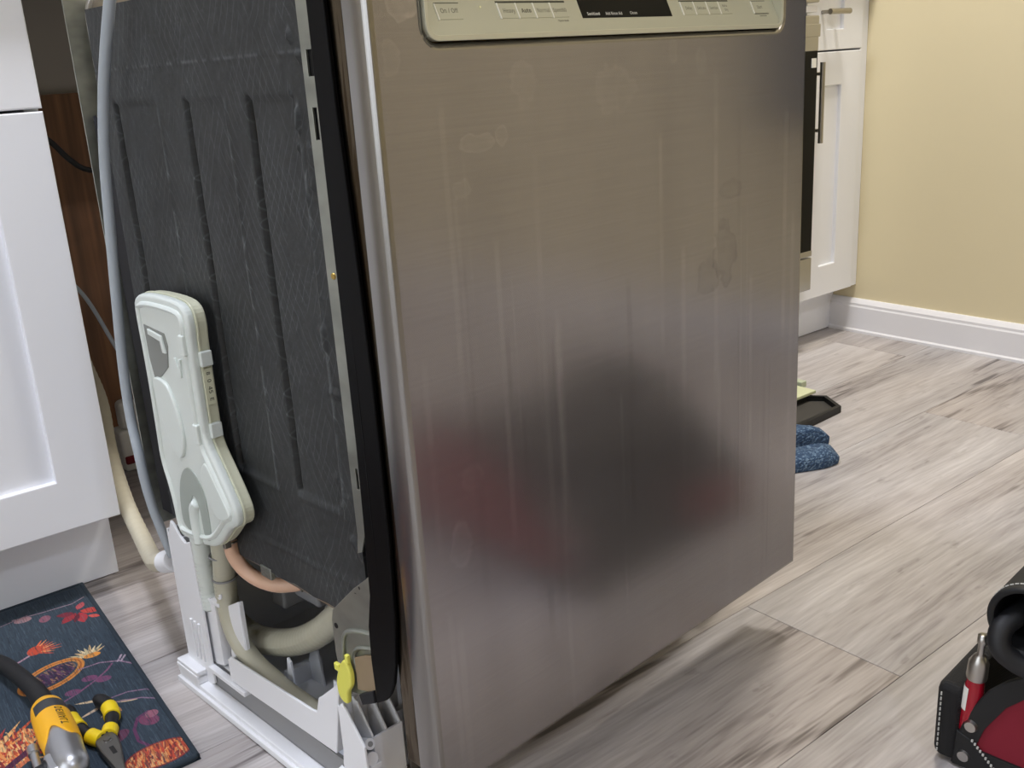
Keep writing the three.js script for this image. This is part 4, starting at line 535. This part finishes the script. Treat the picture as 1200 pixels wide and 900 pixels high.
// ---------------------------------------------------------------- tool bag
const fab = tex(256, 256, (u, v) => { const a = 0.5 + 0.5 * Math.sin(u * 256 * 0.7) * Math.sin(v * 256 * 0.7); return [a, a, a]; }, false);
M.bagBlack = std({ color: 0x09090c, roughness: 0.72, bumpMap: fab, bumpScale: 0.0004 });
M.bagTrim = std({ color: 0x08090b, roughness: 0.65 });
M.bagRed = std({ color: 0x780a22, roughness: 0.8, bumpMap: fab, bumpScale: 0.0004 });
M.thread = std({ color: 0xb9b9b4, roughness: 0.8 });
{
  const t = thing('tool_bag', 'black and red open tool bag with padded carry handle at the right edge', 'tool bag', [0.5, 0, 1.005]); t.rotation.y = 0.10;
  const LEN = 0.40, ZC = 0.25;
  const half = [[0.0, 0.0], [0.0035, 0.035], [0.012, 0.068], [0.030, 0.102], [0.046, 0.120], [0.072, 0.140], [0.105, 0.168], [0.15, 0.205], [0.20, 0.226], [ZC, 0.232]];
  const arch = (o) => { const a = half.map(([z, y]) => [z + 0.016 + o, Math.max(0.003, y - (y > 0.03 ? o * (0.5 + 0.5 * z / ZC) : 0))]); const b = a.slice(0, -1).map(([z, y]) => [2 * (ZC + 0.016) - z, y]).reverse(); return [...a, ...b]; };
  const endGeo = (pts, x, th, bev) => exU(pts, x + th, th, bev, 3);
  // body walls: two ends, two long sides, floor
  part('body', [endGeo(arch(0.004), 0.004, 0.012, 0.003), endGeo(arch(0.004), LEN - 0.016, 0.012, 0.003), bx(0.008, LEN - 0.008, 0.004, 0.115, 0.022, 0.032, 0.004), bx(0.008, LEN - 0.008, 0.004, 0.115, 0.500, 0.510, 0.004), bx(0.008, LEN - 0.008, 0.003, 0.012, 0.025, 0.508, 0.003)], M.bagBlack, t);
  for (const x of [-0.002, LEN - 0.004]) {
    const A = arch(0.0), B = arch(0.017); const s = shapeOf(A); const h = new THREE.Path(); const C = B.map(([z, y]) => [clamp(z, 0.034, 2 * (ZC + 0.016) - 0.034), Math.max(y, 0.030)]); C.forEach((p, i) => i ? h.lineTo(...p) : h.moveTo(...p)); h.closePath(); s.holes.push(h);
    const e = part('end_panel', endGeo(B.map(([z, y]) => [z, Math.max(y, 0.012)]), x < 0.1 ? 0.0005 : LEN - 0.008, 0.006, 0.002), M.bagRed, t, 'dark red end panel');
    part('trim_band', endGeo(s, x, 0.007, 0.0022), M.bagTrim, e);
    part('corner_patch', endGeo([[0.018, 0.003], [0.020, 0.045], [0.034, 0.040], [0.075, 0.004]], x < 0.1 ? -0.003 : LEN - 0.004, 0.006, 0.0015), M.bagTrim, e);
  }
  const riv = (z, y) => cyl([-0.002, y, z], [-0.0058, y, z], 0.0068, 0.0056, 20);
  part('rivet', riv(0.034, 0.056), M.steel, t); part('rivet', riv(0.0295, 0.018), M.steel, t); part('rivet', riv(0.498, 0.056), M.steel, t); part('rivet', riv(0.5025, 0.018), M.steel, t);
  const st = []; for (let i = 0; i < 14; i++) { const q = i / 13; st.push(bx(-0.0045, -0.0028, 0.039 - 0.037 * q, 0.0415 - 0.037 * q, 0.036 + 0.038 * q, 0.0378 + 0.038 * q)); }
  part('stitching', st, M.thread, t);
  // bulging pocket on the side that faces the dishwasher
  part('side_pocket', [bx(-0.004, 0.19, 0.004, 0.094, -0.004, 0.022, 0.010), bx(0.20, LEN - 0.005, 0.004, 0.094, -0.004, 0.022, 0.010)], M.bagBlack, t);
  part('red_pocket', bx(0.22, 0.36, 0.03, 0.09, -0.010, 0.0, 0.004), M.bagRed, t);
  part('pocket_stitching', [...Array(12)].map((_, i) => bx(-0.0052, -0.0038, 0.012 + i * 0.0062, 0.0155 + i * 0.0062, 0.002, 0.0032)), M.thread, t);
  // padded wrap over both carry straps
  const wr = []; const wrapR = (q) => 0.0365; const pr = [[0.0305, 0], [0.034, -0.003], [0.037, 0.0], [0.037, 0.26], [0.034, 0.263], [0.0305, 0.26], [0.0305, 0.0]]; const wg = lathe(pr, 48); wg.rotateZ(-Math.PI / 2); wg.translate(-0.004, 0.192, 0.076); wr.push(wg);
  const w = part('handle_wrap', wr, M.bagTrim, t);
  const sg = []; for (let i = 0; i < 46; i++) { const a = i / 46 * Math.PI * 2; const b = new THREE.BoxGeometry(0.0012, 0.0012, 0.0034); b.translate(0, 0.0372, 0); b.rotateX(a); b.translate(0.004, 0.192, 0.076); sg.push(b); }
  part('wrap_stitching', sg, M.thread, w);
  part('handle', tube([[0.22, 0.192, 0.076], [0.06, 0.191, 0.072], [0.018, 0.188, 0.062], [-0.006, 0.177, 0.054], [-0.011, 0.162, 0.057], [-0.007, 0.150, 0.070], [0.0, 0.141, 0.090], [0.006, 0.131, 0.112]], 0.0108, 70, 18), M.rubber, t);
  part('handle', tube([[0.06, 0.185, 0.09], [0.25, 0.188, 0.09], [0.34, 0.19, 0.10], [0.385, 0.19, 0.13], [0.393, 0.19, 0.16]], 0.0135, 40, 16), M.rubber, t);
}
{ const t = thing('screwdriver', 'small red screwdriver with steel tip standing in the tool bag', 'screwdriver', [0.510, 0.066, 1.033]); t.rotation.set(0.08, 0, 0.04);
  part('handle', lathe([[0, -0.03], [0.007, -0.03], [0.0095, -0.02], [0.0095, 0.03], [0.008, 0.045], [0.0075, 0.05], [0, 0.05]], 24), phys({ color: 0xb3122b, roughness: 0.15, transmission: 0.3, thickness: 0.01 }), t);
  part('white_label', new THREE.LatheGeometry([[0.0098, 0.005], [0.0099, 0.006], [0.0099, 0.032], [0.0098, 0.033]].map((p) => new THREE.Vector2(...p)), 16, Math.PI * 0.95, Math.PI * 0.5), M.paperWhite, t);
  part('collar', lathe([[0.0098, 0.043], [0.0102, 0.046], [0.0098, 0.062], [0.006, 0.070], [0.0034, 0.072], [0.0034, 0.085], [0.0052, 0.086], [0.0052, 0.0945], [0, 0.0945]], 24), M.steel, t); }

renderer.render(scene, camera);
